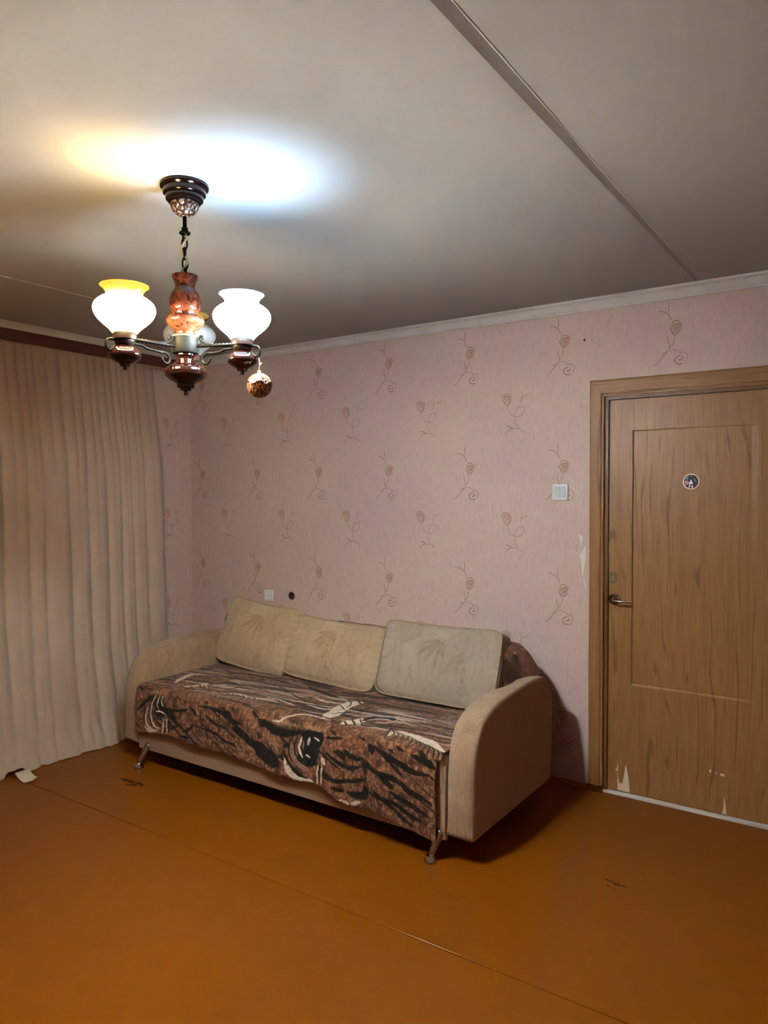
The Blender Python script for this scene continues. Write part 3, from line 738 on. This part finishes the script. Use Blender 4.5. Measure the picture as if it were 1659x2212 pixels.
    # big dark grounds first, then in listed order
    for c, wd, pts in items:
        pts = np.array(smooth_prof(pts, 4) if len(pts) > 2 else pts)
        lo = pts.min(0)-wd-.01; hi = pts.max(0)+wd+.01
        idx = np.where((flatU > lo[0]) & (flatU < hi[0]) & (flatQ > lo[1]) & (flatQ < hi[1]))[0]
        if not len(idx): continue
        pu, pq = flatU[idx], flatQ[idx]; best = np.full(len(idx), 9.)
        n = len(pts)
        for i in range(n-1):
            a, b = pts[i], pts[i+1]; ab = b-a; L = (ab**2).sum()+1e-12
            t = np.clip(((pu-a[0])*ab[0]+(pq-a[1])*ab[1])/L, 0, 1)
            dd = np.hypot(pu-a[0]-ab[0]*t, pq-a[1]-ab[1]*t)
            g = (i+t)/(n-1); hw = wd*.5*(np.minimum(1, .35+2.6*np.minimum(g, 1-g)))
            best = np.minimum(best, dd-hw)
        mk = np.clip(.5-best/.003, 0, 1)
        if c == 't': mk = np.clip(.5-best/.03, 0, 1)*.75*(.4+.6*(n2.ravel()[idx] > .5))
        out[idx] = out[idx]*(1-mk[:, None])+pal[c]*mk[:, None]
    vs = np.stack([X, Yg, Zg], -1).reshape(-1, 3)
    R = len(S)
    fs = [(j*nx+i, j*nx+i+1, (j+1)*nx+i+1, (j+1)*nx+i) for j in range(R-1) for i in range(nx-1)]
    t = NT('tiger_print_plush')
    at_ = t.n('Attribute'); at_.attribute_name = 'print'
    f1 = t.noise(1, 2, .6, t.mapping((330, 330, 190))); f2 = t.noise(60, 3, .6)
    c = t.mix(t.ramp(f1, [(.38, 0), (.66, 1)]), t.mix(1.0, at_.outputs['Color'], (.55, .52, .5, 1), 'MULTIPLY'), t.mix(1.0, at_.outputs['Color'], (1.5, 1.45, 1.4, 1), 'MULTIPLY'))
    t.set(color=c, rough=.75, spec=.12, sheen=.08); t.bump(t.math('ADD', f1, f2), .5, .006)
    o = mesh('tiger_blanket', vs, fs, t.m)
    ca = o.data.color_attributes.new('print', 'FLOAT_COLOR', 'POINT')
    ca.data.foreach_set('color', np.concatenate([out, np.ones((len(out), 1))], 1).astype(np.float32).ravel())
    md = o.modifiers.new('thickness', 'SOLIDIFY'); md.thickness = .005; md.offset = 0
    return o
tag(blanket(), 'brown plush blanket with black and white tiger print spread over the sofa', 'blanket')

# ------------------------------------------------------------------ cushions
def leafy(m):
    nt = m.node_tree; b_ = nt.nodes['Principled BSDF']; src = b_.inputs['Base Color'].links[0].from_socket
    at_ = nt.nodes.new('ShaderNodeAttribute'); at_.attribute_name = 'leaf'
    mx = nt.nodes.new('ShaderNodeMix'); mx.data_type = 'RGBA'; mx.blend_type = 'MULTIPLY'; mx.inputs[7].default_value = (.62, .55, .48, 1)
    nt.links.new(at_.outputs['Fac'], mx.inputs[0]); nt.links.new(src, mx.inputs[6]); nt.links.new(mx.outputs[2], b_.inputs['Base Color'])
leafy(M_CUSH); leafy(M_CUSHG)
def cushion(name, W_, H_, T_, loc, lean, roll, yaw, mat, label, seed, boxed=.75, sag=0.0):
    n = 72; bm = bmesh.new()
    bmesh.ops.create_cube(bm, size=2); bmesh.ops.subdivide_edges(bm, edges=bm.edges[:], cuts=n, use_grid_fill=True)
    co = np.array([v.co for v in bm.verts]); r = np.random.RandomState(seed); ox = r.rand()*50
    e = 9.0
    q = co/((np.abs(co)**e).sum(1)**(1/e))[:, None]
    x, y, z = q.T
    u = np.clip(np.abs(co[:, 0]), 0, 1); w_ = np.clip(np.abs(co[:, 2]), 0, 1)
    bulge = 1-(1-boxed)*np.maximum(u**2.5, w_**2.5)
    crown_ = .20*(1-u**2)*(1-w_**2)
    face = np.abs(co[:, 1]) > .98
    X = x*W_/2*(1+.012*np.cos(z*3)); Z = z*H_/2-.018*(1-u**2)*(z > 0)*w_**2
    Yv = y*T_/2*(bulge+np.where(face, crown_, crown_*np.abs(y)))
    # wrinkles: gathers near the short sides, soft dents
    gath = np.sin(Z*150+6*vnoise(X*7+ox, Z*9))*.0028*np.clip((u-.72)/.28, 0, 1)*(np.abs(co[:, 1]) > .3)
    gath += np.sin(X*120+7*vnoise(X*8, Z*9+ox))*.0022*np.clip((w_-.8)/.2, 0, 1)
    dent = .010*vnoise(X*7+ox, Z*7)+.005*vnoise(X*18+ox, Z*18)
    Yv += np.sign(y)*(gath+dent*(1-.5*np.maximum(u, w_)))
    X += .006*vnoise(Yv*20+ox, Z*11)*u; Z += .008*vnoise(X*8+ox, Yv*20)*w_
    for v_, c in zip(bm.verts, np.stack([X, Yv, Z], 1)): v_.co = c
    M = Matrix.Translation(loc) @ Matrix.Rotation(yaw, 4, 'Z') @ Matrix.Rotation(lean, 4, 'X') @ Matrix.Rotation(roll, 4, 'Y') @ Matrix.Translation((0, 0, H_/2))
    root = empty(name, loc); tag(root, label, 'cushion', 'loose back cushions on the sofa')
    xs_, zs_ = co[:, 0]*W_/2, co[:, 2]*H_/2
    leaf = np.zeros(len(co))
    def leaf_at(cx, cz, ang, L, wd, amt):
        ca, sa = math.cos(ang), math.sin(ang)
        a_ = (xs_-cx)*ca+(zs_-cz)*sa; b_ = -(xs_-cx)*sa+(zs_-cz)*ca - .08*a_*a_/L
        t_ = np.clip(a_/L, 0, 1); hw = wd*np.sin(np.pi*t_**.8)**.9+1e-4
        ins = np.clip((hw-np.abs(b_))/.003, 0, 1)*(a_ > 0)*(a_ < L)
        rib = np.clip(1-np.abs(b_)/.0022, 0, 1)*ins; edge = ins*np.clip(1-(hw-np.abs(b_))/.004, 0, 1)
        leaf[:] = np.maximum(leaf, ins*amt*.55+edge*.4+rib*.5)
    # one big spray hanging from a bent stem, smaller leaves scattered round it
    sx0, sz0 = .02+.05*(r.rand()-.5), H_*.27
    for ang, L in ((212, .17), (232, .15), (256, .16), (274, .11), (188, .10)):
        leaf_at(sx0+.006*(ang-232)/20, sz0, math.radians(ang), L, .013, .75)
    for _ in range(7):
        cx, cz = (r.rand()-.5)*W_*.9, (r.rand()-.62)*H_*.8; base = math.radians(200+90*r.rand())
        for k in range(r.randint(1, 3)):
            leaf_at(cx, cz, base+.5*k, .09+.06*r.rand(), .010+.006*r.rand(), .15+.25*r.rand())
    d_ = np.abs(np.hypot(xs_-sx0+.02, zs_-sz0+.16)-.17); leaf = np.maximum(leaf, np.clip(1-d_/.003, 0, 1)*.7*(xs_ > sx0-.02)*(zs_ > sz0-.25))
    for _ in range(6):   # curling stems
        cx, cz = (r.rand()-.5)*W_, (r.rand()-.5)*H_; R_ = .04+.07*r.rand()
        d_ = np.abs(np.hypot(xs_-cx, zs_-cz)-R_); aa = np.arctan2(zs_-cz, xs_-cx)
        leaf = np.maximum(leaf, np.clip(1-d_/.003, 0, 1)*.35*(np.sin(aa+r.rand()*6) > -.2))
    vl = bm.verts.layers.float.new('leaf')
    for v_, lf in zip(bm.verts, leaf): v_[vl] = lf
    o = from_bm('cover', bm, mat, root, smooth=True)
    o.matrix_parent_inverse = Matrix.Identity(4); o.matrix_basis = Matrix.Translation(-Vector(loc)) @ M
    # piped seams round the front and rear edges
    for s in (-1,):
        pts = []
        m_ = 60
        for k in range(m_):
            a = 2*math.pi*k/m_; c, s_ = math.cos(a), math.sin(a); pw = 2/9
            px, pz = math.copysign(abs(c)**pw, c), math.copysign(abs(s_)**pw, s_)
            pts.append((px*(W_/2+.000)*.985, s*T_/2*boxed*.93, pz*H_/2*.985-(.018*(1-min(1, abs(px))**2) if pz > 0 else 0)))
        # even spacing
        PP = np.array(pts+pts[:1]); dd = np.r_[0, np.cumsum(np.linalg.norm(np.diff(PP, axis=0), axis=1))]
        ss = np.linspace(0, dd[-1], 160, endpoint=False); pts = np.stack([np.interp(ss, dd, PP[:, i]) for i in range(3)], 1)
        pp = tube('piping', [tuple(p) for p in pts], .0035, M_PIPE, None, seg=6, closed=True)
        pp.parent = o
    return root
cushion('cushion', .60, .425, .15, (1.075, -.475, .448), -.36, math.radians(4.5), 0, M_CUSH, 'beige leaf-pattern cushion at left end of the sofa, tilted against the arm', 1, .62)
cushion('cushion', .66, .372, .16, (1.685, -.485, .446), -.43, math.radians(2.0), 0, M_CUSH, 'beige leaf-pattern cushion in the middle between two other sofa cushions', 2, .66)
cushion('cushion', .70, .41, .17, (2.37, -.475, .448), -.36, math.radians(-.5), 0, M_CUSHG, 'greyish boxy cushion at right end of the sofa beside the bunched blanket', 3, .8)

# ------------------------------------------------------------------ chandelier
def lacq(name, a, b, rough=.07, sc=18):
    t = NT(name); f = t.noise(sc, 4, .6, None, 1.2)
    t.set(color=t.mix(t.ramp(f, [(.35, 0), (.65, 1)]), srgb(*a), srgb(*b)), rough=rough, spec=.3); return t.m
M_LACQ = lacq('dark_red_lacquer', (15, 5, 4), (22, 7, 5))
M_AGATE = lacq('mottled_red_ceramic', (24, 9, 6), (80, 38, 24), .09, 44)
M_IRON = plain('dark_iron', (7, 6, 5), .5, .0, var=.15, spec=.03)
M_PEWTER = plain('grey_pewter', (13, 13, 12), .55, .0, spec=.03, var=.12)
M_CUPB = plain('brown_cup', (28, 14, 10), .35, .0, spec=.2, var=.1)
M_IVORY = plain('ivory_ring', (60, 52, 46), .4)
M_CORD = plain('cream_wire', (140, 118, 82), .5)
HX, HY, HZ = 2.402, -2.097, 1.994
ch = empty('chandelier', (HX, HY, 1.83)); tag(ch, 'brown three-arm chandelier with glass vase shades, two of them lit', 'chandelier')
zz = lambda y: HZ+(745-y)/678.
can = lathe('canopy', [(0, 2.4992), (.0735, 2.4992), (.0765, 2.496), (.0765, 2.491), (.0735, 2.487), (.0665, 2.4845), (.0655, 2.482), (.0675, 2.478), (.0665, 2.470), (.0590, 2.466), (.0580, 2.4635), (.0600, 2.460), (.0580, 2.452), (.0500, 2.449), (.0490, 2.446), (.0505, 2.443), (.0460, 2.440), (0, 2.440)], M_LACQ, ch, 48, (2.397, -2.092, 0))
def ornate():
    t = NT('ornate_cast_metal'); v_ = t.n('TexVoronoi', feature='DISTANCE_TO_EDGE'); v_.inputs['Scale'].default_value = 70; t.l(t.mapping((1, 1, .8)), v_.inputs['Vector'])
    h = t.ramp(v_.outputs[0], [(.05, 0), (.25, 1)])
    t.set(color=t.mix(h, srgb(58, 30, 22), srgb(186, 150, 128)), rough=.35, metal=.5); t.bump(h, .8, .006); return t.m
M_ORN = ornate()
lathe('canopy_cup', smooth_prof([(.0445, 2.4398), (.044, 2.432), (.038, 2.418), (.026, 2.408), (.013, 2.402), (.009, 2.401)], 4), M_ORN, can, 40, (2.397, -2.092, 0))
v, f = join_geo([tube_geo([(2.397, -2.092, 2.402), (2.397, -2.092, 2.36)], .0065, 14), tube_geo([(2.397, -2.092, 2.366), (2.397, -2.092, 2.350)], .010, 14),
                 tube_geo([(2.397+.0135*math.cos(a), -2.092+.0135*math.sin(a), 2.349) for a in np.linspace(0, 2*math.pi, 24, endpoint=False)], .0045, 8, closed=True),
                 tube_geo([(2.397+.009*math.cos(a), -2.092, 2.336+.013*math.sin(a)) for a in np.linspace(0, 2*math.pi, 20, endpoint=False)], .0028, 8, closed=True)])
mesh('rod', v, f, M_IRON, ch)
cz0, cz1 = 2.328, 2.205
for i in range(4):
    zc = cz0-(i+.45)*(cz0-cz1)/4; xx = 2.397+.005*(i+.5)/4; a0 = math.radians(35+90*i)
    pts = [(xx+.0085*math.cos(t_)*math.cos(a0), -2.094+.0085*math.cos(t_)*math.sin(a0), zc+.0195*math.sin(t_)) for t_ in np.linspace(0, 2*math.pi, 20, endpoint=False)]
    tube('chain_link', pts, .0027, M_IRON, ch, seg=8, closed=True)
pts = [(2.397+.006+.008*math.sin(k*.9), -2.094-.006+.006*math.cos(k*.75), 2.345-(2.345-2.2)*k/14) for k in range(15)]
tube('wire', smooth_prof(pts, 3), .0032, M_CORD, ch, seg=8)
vase = [(0, zz(599)), (.030, zz(599)), (.0402, zz(597)), (.0395, zz(602)), (.034, zz(612)), (.0305, zz(621)), (.034, zz(627)), (.044, zz(638)), (.0490, zz(654)), (.0465, zz(668)), (.038, zz(678)), (.036, zz(682)), (.045, zz(684)), (.057, zz(688)), (.0605, zz(694)), (.054, zz(703)), (.040, zz(711)), (.033, zz(718)), (.032, zz(724)), (.035, zz(728)), (0, zz(728))]
lathe('column', vase[:3]+smooth_prof(vase[3:12], 4)+smooth_prof(vase[12:20], 4)+vase[20:], M_AGATE, ch, 48, (HX, HY, 0))
hub = lathe('hub', [(0, zz(729.5)), (.0425, zz(729.5)), (.0435, zz(732)), (.0435, zz(760)), (.040, zz(764)), (0, zz(764))], M_PEWTER, ch, 40, (HX, HY, 0))
lathe('hub_ring', [(.034, zz(727.6)), (.0435, zz(727.6)), (.0445, zz(728.5)), (.0435, zz(730.2)), (.034, zz(730.2))], M_IVORY, hub, 40, (HX, HY, 0), close=True)
low = [(.032, zz(764.2)), (.033, zz(769)), (.027, zz(773)), (.0265, zz(779)), (.036, zz(785)), (.056, zz(793)), (.0665, zz(803)), (.062, zz(814)), (.046, zz(822)), (.032, zz(827)), (.027, zz(830)), (.0285, zz(833)), (.0255, zz(838)), (.017, zz(840)), (.0165, zz(844)), (.0065, zz(845)), (.006, zz(854)), (0, zz(854.5))]
lathe('lower_bulb', [(0, zz(764.2))]+low[:2]+smooth_prof(low[2:11], 4)+low[11:], M_LACQ, ch, 48, (HX, HY, 0))

SH = smooth_prof([(.036, -.004), (.044, .006), (.061, .022), (.080, .042), (.0885, .062), (.0855, .080), (.071, .095), (.056, .104), (.0525, .112), (.0575, .122), (.0685, .134)], 6)
def glass(name, lo, mid, rim, tlo, tmid, trim_, glow=0, gcol=None, rimg=None, gtop=5.0):
    """frosted glass: the bowl over the bulb glows, the neck and rim glow faintly; part of the light passes straight through"""
    t = NT(name); Z = t.sep(t.tc.outputs['Generated'])[2]
    col = t.ramp(Z, [(.02, tuple(c_*.06 for c_ in lo[:3])+(1,) if glow else lo), (.26, mid), (.66, mid), (.80, rim)])
    tr = t.ramp(Z, [(.05, tlo), (.3, tmid), (.46, tmid), (.64, trim_)])
    a = t.n('BsdfTranslucent'); t.l(col, a.inputs[0]); b = t.n('BsdfDiffuse'); t.l(col, b.inputs[0])
    m1 = t.n('MixShader'); m1.inputs[0].default_value = .35; t.l(a.outputs[0], m1.inputs[1]); t.l(b.outputs[0], m1.inputs[2])
    g = t.n('BsdfGlossy'); g.inputs['Roughness'].default_value = .25; m3 = t.n('MixShader'); m3.inputs[0].default_value = .03
    t.l(m1.outputs[0], m3.inputs[1]); t.l(g.outputs[0], m3.inputs[2]); last = m3.outputs[0]
    p = t.n('BsdfTransparent'); m2 = t.n('MixShader'); t.l(tr, m2.inputs[0]); t.l(last, m2.inputs[1]); t.l(p.outputs[0], m2.inputs[2]); last = m2.outputs[0]
    if glow:
        e = t.n('Emission'); t.l(t.ramp(Z, [(.10, lo), (.2, gcol), (.78, gcol), (.90, rimg), (1, rimg)]), e.inputs['Color'])
        prof = t.ramp(Z, [(.0, .0), (.155, .0), (.21, .9), (.29, 1), (.37, .55), (.44, .17), (.50, .03), (.55, 0)])
        back = t.n('NewGeometry').outputs['Backfacing']
        k = t.math('MULTIPLY_ADD', prof, glow, t.math('MULTIPLY', t.ramp(Z, [(.04, .13), (.12, .17), (.19, .6), (.26, 1), (.66, .9), (.80, .6), (.90, .26), (.98, .2)]), gtop))
        k2 = t.math('MULTIPLY', k, t.math('SUBTRACT', 1.0, back))
        t.l(k2, e.inputs['Strength']); ad = t.n('AddShader'); t.l(last, ad.inputs[0]); t.l(e.outputs[0], ad.inputs[1]); last = ad.outputs[0]
        t.m.cycles.emission_sampling = 'FRONT'
    t.l(last, t.out.inputs[0]); return t.m
G = lambda a, b, c: (a, b, c, 1)
M_SHW = glass('lit_warm_shade_glass', G(1, .70, .25), G(.10, .09, .06), G(.045, .032, .003), .03, .03, .26, GLOW_WARM, G(1.0, .76, .42), G(1.0, .72, .06))
M_SHC = glass('lit_white_shade_glass', G(.55, .78, 1), G(.10, .11, .12), G(.10, .10, .10), .03, .03, .17, GLOW_COOL, G(.86, 1.0, 1.0), G(.9, 1, 1))
M_SHO = glass('unlit_shade_glass', G(.12, .12, .12), G(.13, .13, .135), G(.14, .075, .012), .2, .2, .2)
M_LIPW = plain('yellow_glass_lip', (214, 170, 20), .25); M_LIPC = plain('white_glass_lip', (150, 158, 164), .25); M_LIPO = plain('amber_glass_lip', (84, 60, 24), .25)
def blocker_mat():  # nearly opaque cap, added only to hold back upward light
    t = NT('light_blocker_cap'); t.set(color=srgb(230, 224, 210), rough=.5)
    p = t.n('BsdfTransparent'); mx = t.n('MixShader'); mx.inputs[0].default_value = .06
    t.l(t.b.outputs[0], mx.inputs[1]); t.l(p.outputs[0], mx.inputs[2]); t.l(mx.outputs[0], t.out.inputs[0]); return t.m
M_BLOCKER = blocker_mat()
def lamp(px, py, pz, mat, watts, color):
    d = Vector((px-HX, py-HY, 0)); R = d.length; d.normalize()
    # arm: twisted bar from hub to cup, scroll under it, curl on it at the hub, hook beyond the cup
    at = lambda u, z: (HX+d.x*u, HY+d.y*u, pz+z)
    zb = -.014
    bar = tube_geo([at(.040+(R-.066)*i/40, zb+.004*(1-i/40)) for i in range(41)], .0062, 4, twist=.42)
    strap = tube_geo(smooth_prof([at(R-.03, -.026), at(R-.06, -.027), at(R-.075, -.033), at(.10, -.036), at(.085, -.038)], 4), .0042, 6)
    sc1 = tube_geo(smooth_prof([at(.10, -.036), at(.082, -.035), at(.066, -.041), at(.059, -.054), at(.064, -.066), at(.077, -.068), at(.087, -.058), at(.091, -.05)], 5), .0042, 6)
    sc2 = tube_geo(smooth_prof([at(.098, zb+.006), at(.078, zb+.008), at(.060, zb+.016), at(.051, zb+.026), at(.056, zb+.034), at(.064, zb+.030), at(.063, zb+.022)], 5), .0038, 6)
    hk = tube_geo(smooth_prof([at(R+.022, -.024), at(R+.044, -.0225), at(R+.056, -.027), at(R+.061, -.038), at(R+.058, -.051), at(R+.048, -.056), at(R+.038, -.049), at(R+.030, -.040)], 5), .0036, 6)
    v, f = join_geo([bar, strap, sc1, sc2, hk]); arm_ = mesh('arm', v, f, M_IRON, ch)
    c = (px, py, pz)
    cup = lathe('lamp_cup', [(0, -.001), (.0325, -.001), (.0345, -.004), (.0345, -.019), (.029, -.021), (.028, -.032), (.023, -.036), (0, -.036)], M_CUPB, arm_, 36, c)
    b = [(.020, -.0362), (.026, -.039), (.036, -.047), (.0465, -.063), (.042, -.075), (.028, -.085), (.018, -.090), (.0155, -.094), (.014, -.0985)]
    lathe('lamp_drop', [(0, -.0362)]+smooth_prof(b, 4)+[(.006, -.099), (.0055, -.1085), (0, -.109)], M_LACQ, arm_, 36, c)
    sh = lathe('shade', [(r_, z_+.004) for r_, z_ in SH], mat, arm_, 56, c)
    bm = bmesh.new(); bm.from_mesh(sh.data)
    bmesh.ops.delete(bm, geom=[q for q in bm.faces if len(q.verts) > 4], context='FACES_ONLY'); bm.to_mesh(sh.data); bm.free()
    rim = tube_geo([(px+.0685*math.cos(a), py+.0685*math.sin(a), pz+.1385) for a in np.linspace(0, 2*math.pi, 56, endpoint=False)], .0014, 6, closed=True)
    mesh('shade_lip', rim[0], rim[1], {M_SHW: M_LIPW, M_SHC: M_LIPC}.get(mat, M_LIPO), arm_)
    if mat is M_SHW:   # added cap inside the shade, blocks most light going straight up
        mesh_cap = lathe('upward_light_blocker', smooth_prof([(.030, .040), (.029, .048), (.024, .056), (.013, .061), (0, .062)], 4), M_BLOCKER, arm_, 28, c)
        bm = bmesh.new(); bm.from_mesh(mesh_cap.data); bmesh.ops.delete(bm, geom=[q for q in bm.faces if len(q.verts) > 4], context='FACES_ONLY'); bm.to_mesh(mesh_cap.data); bm.free()
    if watts:
        ld = bpy.data.lights.new('bulb_light', 'POINT'); ld.energy = watts; ld.color = color; ld.shadow_soft_size = .044
        lo = bpy.data.objects.new('bulb_light', ld); C.objects.link(lo); lo.location = (px, py, pz+.012)
        lo.parent = ch; lo.matrix_parent_inverse = Matrix.Translation(-Vector(ch.location))
lamp(2.387, -2.312, 1.994, M_SHW, LAMP_WARM, (1.0, .72, .32))
lamp(2.594, -2.038, 1.998, M_SHC, LAMP_COOL, (.42, .70, 1.0))
lamp(2.247, -1.947, 1.999, M_SHO, 0, None)

# bauble hung on the right-hand arm
bx_, by_, bz_ = 2.650, -2.021, 1.853
bau = empty('bauble', (bx_, by_, bz_)); tag(bau, 'small brown embossed ball ornament hanging from the chandelier arm by a thread', 'ornament')
def bauble_mat():
    t = NT('embossed_copper'); wv = t.n('TexWave', wave_type='RINGS', rings_direction='SPHERICAL'); wv.inputs['Scale'].default_value = 32; wv.inputs['Distortion'].default_value = 9; wv.inputs['Detail'].default_value = 2
    wv.inputs['Detail Scale'].default_value = 2.2
    loc = t.n('Mapping'); loc.inputs['Location'].default_value = (-bx_+.02, -by_+.03, -bz_+.01); t.l(t.tc.outputs['Object'], loc.inputs[0]); t.l(loc.outputs[0], wv.inputs[0])
    h = t.ramp(wv.outputs['Fac'], [(.25, 0), (.6, 1)])
    t.set(color=t.mix(h, srgb(62, 26, 14), srgb(176, 124, 84)), rough=.3, metal=.55); t.bump(h, .7, .004); return t.m
R_ = .0385
ball = lathe('ball', [(max(0, R_*math.sin(a)), -R_*math.cos(a)) for a in np.linspace(0, math.pi, 33)], bauble_mat(), bau, 48, (bx_, by_, bz_))
v, f = join_geo([tube_geo([(bx_+R_*1.0*math.cos(a), by_+R_*1.0*math.sin(a), bz_+.006+.0045*math.sin(6*a)) for a in np.linspace(0, 2*math.pi, 90, endpoint=False)], .0016, 6, closed=True)])
mesh('band', v, f, M_ORN, ball)
lathe('cap', [(0, R_-.003), (.006, R_-.003), (.0058, R_+.006), (.003, R_+.008), (.004, R_+.012), (0, R_+.013)], plain('gold_cap', (220, 196, 160), .3, .7), ball, 16, (bx_, by_, bz_))
tube('thread', smooth_prof([(bx_, by_, bz_+R_+.012), (bx_+.001, by_, bz_+R_+.03), (bx_-.002, by_+.001, 1.941), (bx_-.001, by_-.003, 1.9445)], 4), .0011, plain('thread', (206, 186, 160), .7), bau, seg=6)
tube('thread_knot', [(bx_+.001, by_, bz_+R_+.023), (bx_+.005, by_, bz_+R_+.026), (bx_+.010, by_, bz_+R_+.030)], .0018, plain('thread_end', (226, 206, 182), .7), bau, seg=6)

# ------------------------------------------------------------------ wall fittings
sw = empty('light_switch', (2.85, 0, 1.527)); tag(sw, 'square two-gang light switch on the wallpaper left of the door', 'light switch')
box('frame', 2.8085, 2.8905, -.012, -.0005, 1.486, 1.568, M_WHITEPLASTIC, sw, .003)
box('inner_frame', 2.818, 2.881, -.0145, -.0115, 1.4975, 1.559, M_SILVERPLASTIC, sw, .0015)
def rocker(x0, x1):
    bm = box_bm(x0, x1, -.0185, -.014, 1.500, 1.5565, .0012)
    for q in bm.verts:
        if q.co.y < -.016: q.co.y += .003*(1.5565-q.co.z)/.056
    from_bm('rocker', bm, M_SILVERPLASTIC, sw)
rocker(2.820, 2.8488); rocker(2.8502, 2.879)
so = empty('power_socket', (.779, 0, .826)); tag(so, 'white power socket on the wall above the left sofa cushion', 'socket')
def socket_plate():
    bm = bmesh.new(); cx, cz = .779, .826; a = .0365; r = .020; n = 32
    es = []
    sq = [bm.verts.new((cx+sx*a, -.010, cz+sz*a)) for sx, sz in ((-1, -1), (1, -1), (1, 1), (-1, 1))]
    ci = [bm.verts.new((cx+r*math.cos(2*math.pi*k/n), -.010, cz+r*math.sin(2*math.pi*k/n))) for k in range(n)]
    for lp_ in (sq, ci):
        for i in range(len(lp_)): es.append(bm.edges.new((lp_[i], lp_[(i+1) % len(lp_)])))
    bmesh.ops.triangle_fill(bm, use_beauty=True, edges=es)
    bk = [bm.verts.new((v_.co.x+math.copysign(.0015, v_.co.x-cx), -.0005, v_.co.z+math.copysign(.0015, v_.co.z-cz))) for v_ in sq]
    ib = [bm.verts.new((v_.co.x, -.001, v_.co.z)) for v_ in ci]
    for i in range(4): bm.faces.new((sq[i], sq[(i+1) % 4], bk[(i+1) % 4], bk[i]))
    for i in range(n): bm.faces.new((ci[i], ci[(i+1) % n], ib[(i+1) % n], ib[i]))
    bm.faces.new(ib)
    return bm
pl_ = from_bm('faceplate', socket_plate(), M_WHITEPLASTIC, so)
box('socket_bridge', .770, .788, -.0095, -.001, .808, .844, M_WHITEPLASTIC, so, .002)
for dx in (-.0095, .0095): disc_prof('pin_hole', .779+dx, .826, -.0098, [(.0027, 0), (.0027, .0008)], M_BLACK, pl_, 14)
jb = empty('wall_box', (HOLE[0], 0, HOLE[1])); tag(jb, 'open round dark brown junction box in the wall right of the power socket', 'wall box')
n = 28; vs, fs = [], []
prof = [(.0285, -.0012), (.0285, .0), (.0265, -.0012), (.0262, .034), (0.0005, .0345)]
for r, d_ in prof[2:]:
    for k in range(n):
        a = 2*math.pi*k/n; vs.append((HOLE[0]+r*math.cos(a), d_, HOLE[1]+r*math.sin(a)))
for i in range(2):
    for k in range(n):
        l = (k+1) % n; fs.append((i*n+k, i*n+l, (i+1)*n+l, (i+1)*n+k))
mesh('box_shell', vs, fs, M_BOXBROWN, jb)
tube('wire_end', [(.972, .030, .834), (.975, .012, .832), (.985, .006, .828), (.99, .012, .824)], .002, plain('wire_ends', (120, 60, 54), .5), jb, seg=6)
tube('wire_end', [(.992, .030, .845), (.988, .014, .847), (.979, .010, .852)], .002, plain('wire_ends_dark', (60, 30, 30), .5), jb, seg=6)

st = empty('door_sticker', (3.487, LY-.001, 1.575)); tag(st, 'small round dark picture sticker with a white rim on the door panel', 'sticker')
sx_, sz_, sy_ = 3.4865, 1.575, LY+.0045
sd = disc_prof('rim', sx_, sz_, sy_, [(.0372, .0002), (.0372, .0016), (.036, .0024)], plain('sticker_rim', (238, 224, 204), .3, var=.02), st)
disc_prof('picture', sx_, sz_, sy_, [(.0328, .0024), (.0328, .0028)], plain('sticker_navy', (36, 34, 58), .25, var=.5, sc=120), sd)
def blob(poly, col, k): return patch('printed_patch', [(sx_+a*.001, sz_+b*.001) for a, b in poly], sy_-.0031-.0001*k, .0002, plain('sticker_ink', col, .3, var=.12, sc=200), sd)
blob([(-30, 2), (-24, 6), (-16, 4), (-8, 0), (-7, -6), (-12, -12), (-18, -17), (-24, -16), (-29, -9)], (168, 96, 98), 0)
blob([(-27, 12), (-21, 22), (-14, 27), (-12, 18), (-14, 9), (-21, 7)], (70, 96, 92), 1)
blob([(0, 10), (3, 4), (5, -4), (10, -9), (5, -12), (0, -10), (-4, -12), (-12, -12), (-6, -7), (-4, -2), (-3, 4)], (226, 226, 236), 2)
blob([(-6, -14), (-3, -17), (-5, -26), (-9, -30), (-10, -24)], (240, 222, 196), 3); blob([(6, -13), (8, -18), (7, -25), (10, -30), (4, -31), (2, -24)], (240, 222, 196), 4)
blob([(8, 16), (16, 12), (22, 4), (24, -6), (20, 0), (14, 8)], (92, 96, 120), 5); blob([(-6, 24), (0, 27), (8, 25), (2, 20)], (86, 66, 96), 6)
nl = disc_prof('nail', 2.973, 2.301, -.0003, [(.004, 0), (.0055, .003), (.0055, .0045), (.002, .006)], M_BLACK, None, 12); tag(nl, 'dark nail head in the wallpaper high up left of the door', 'nail')
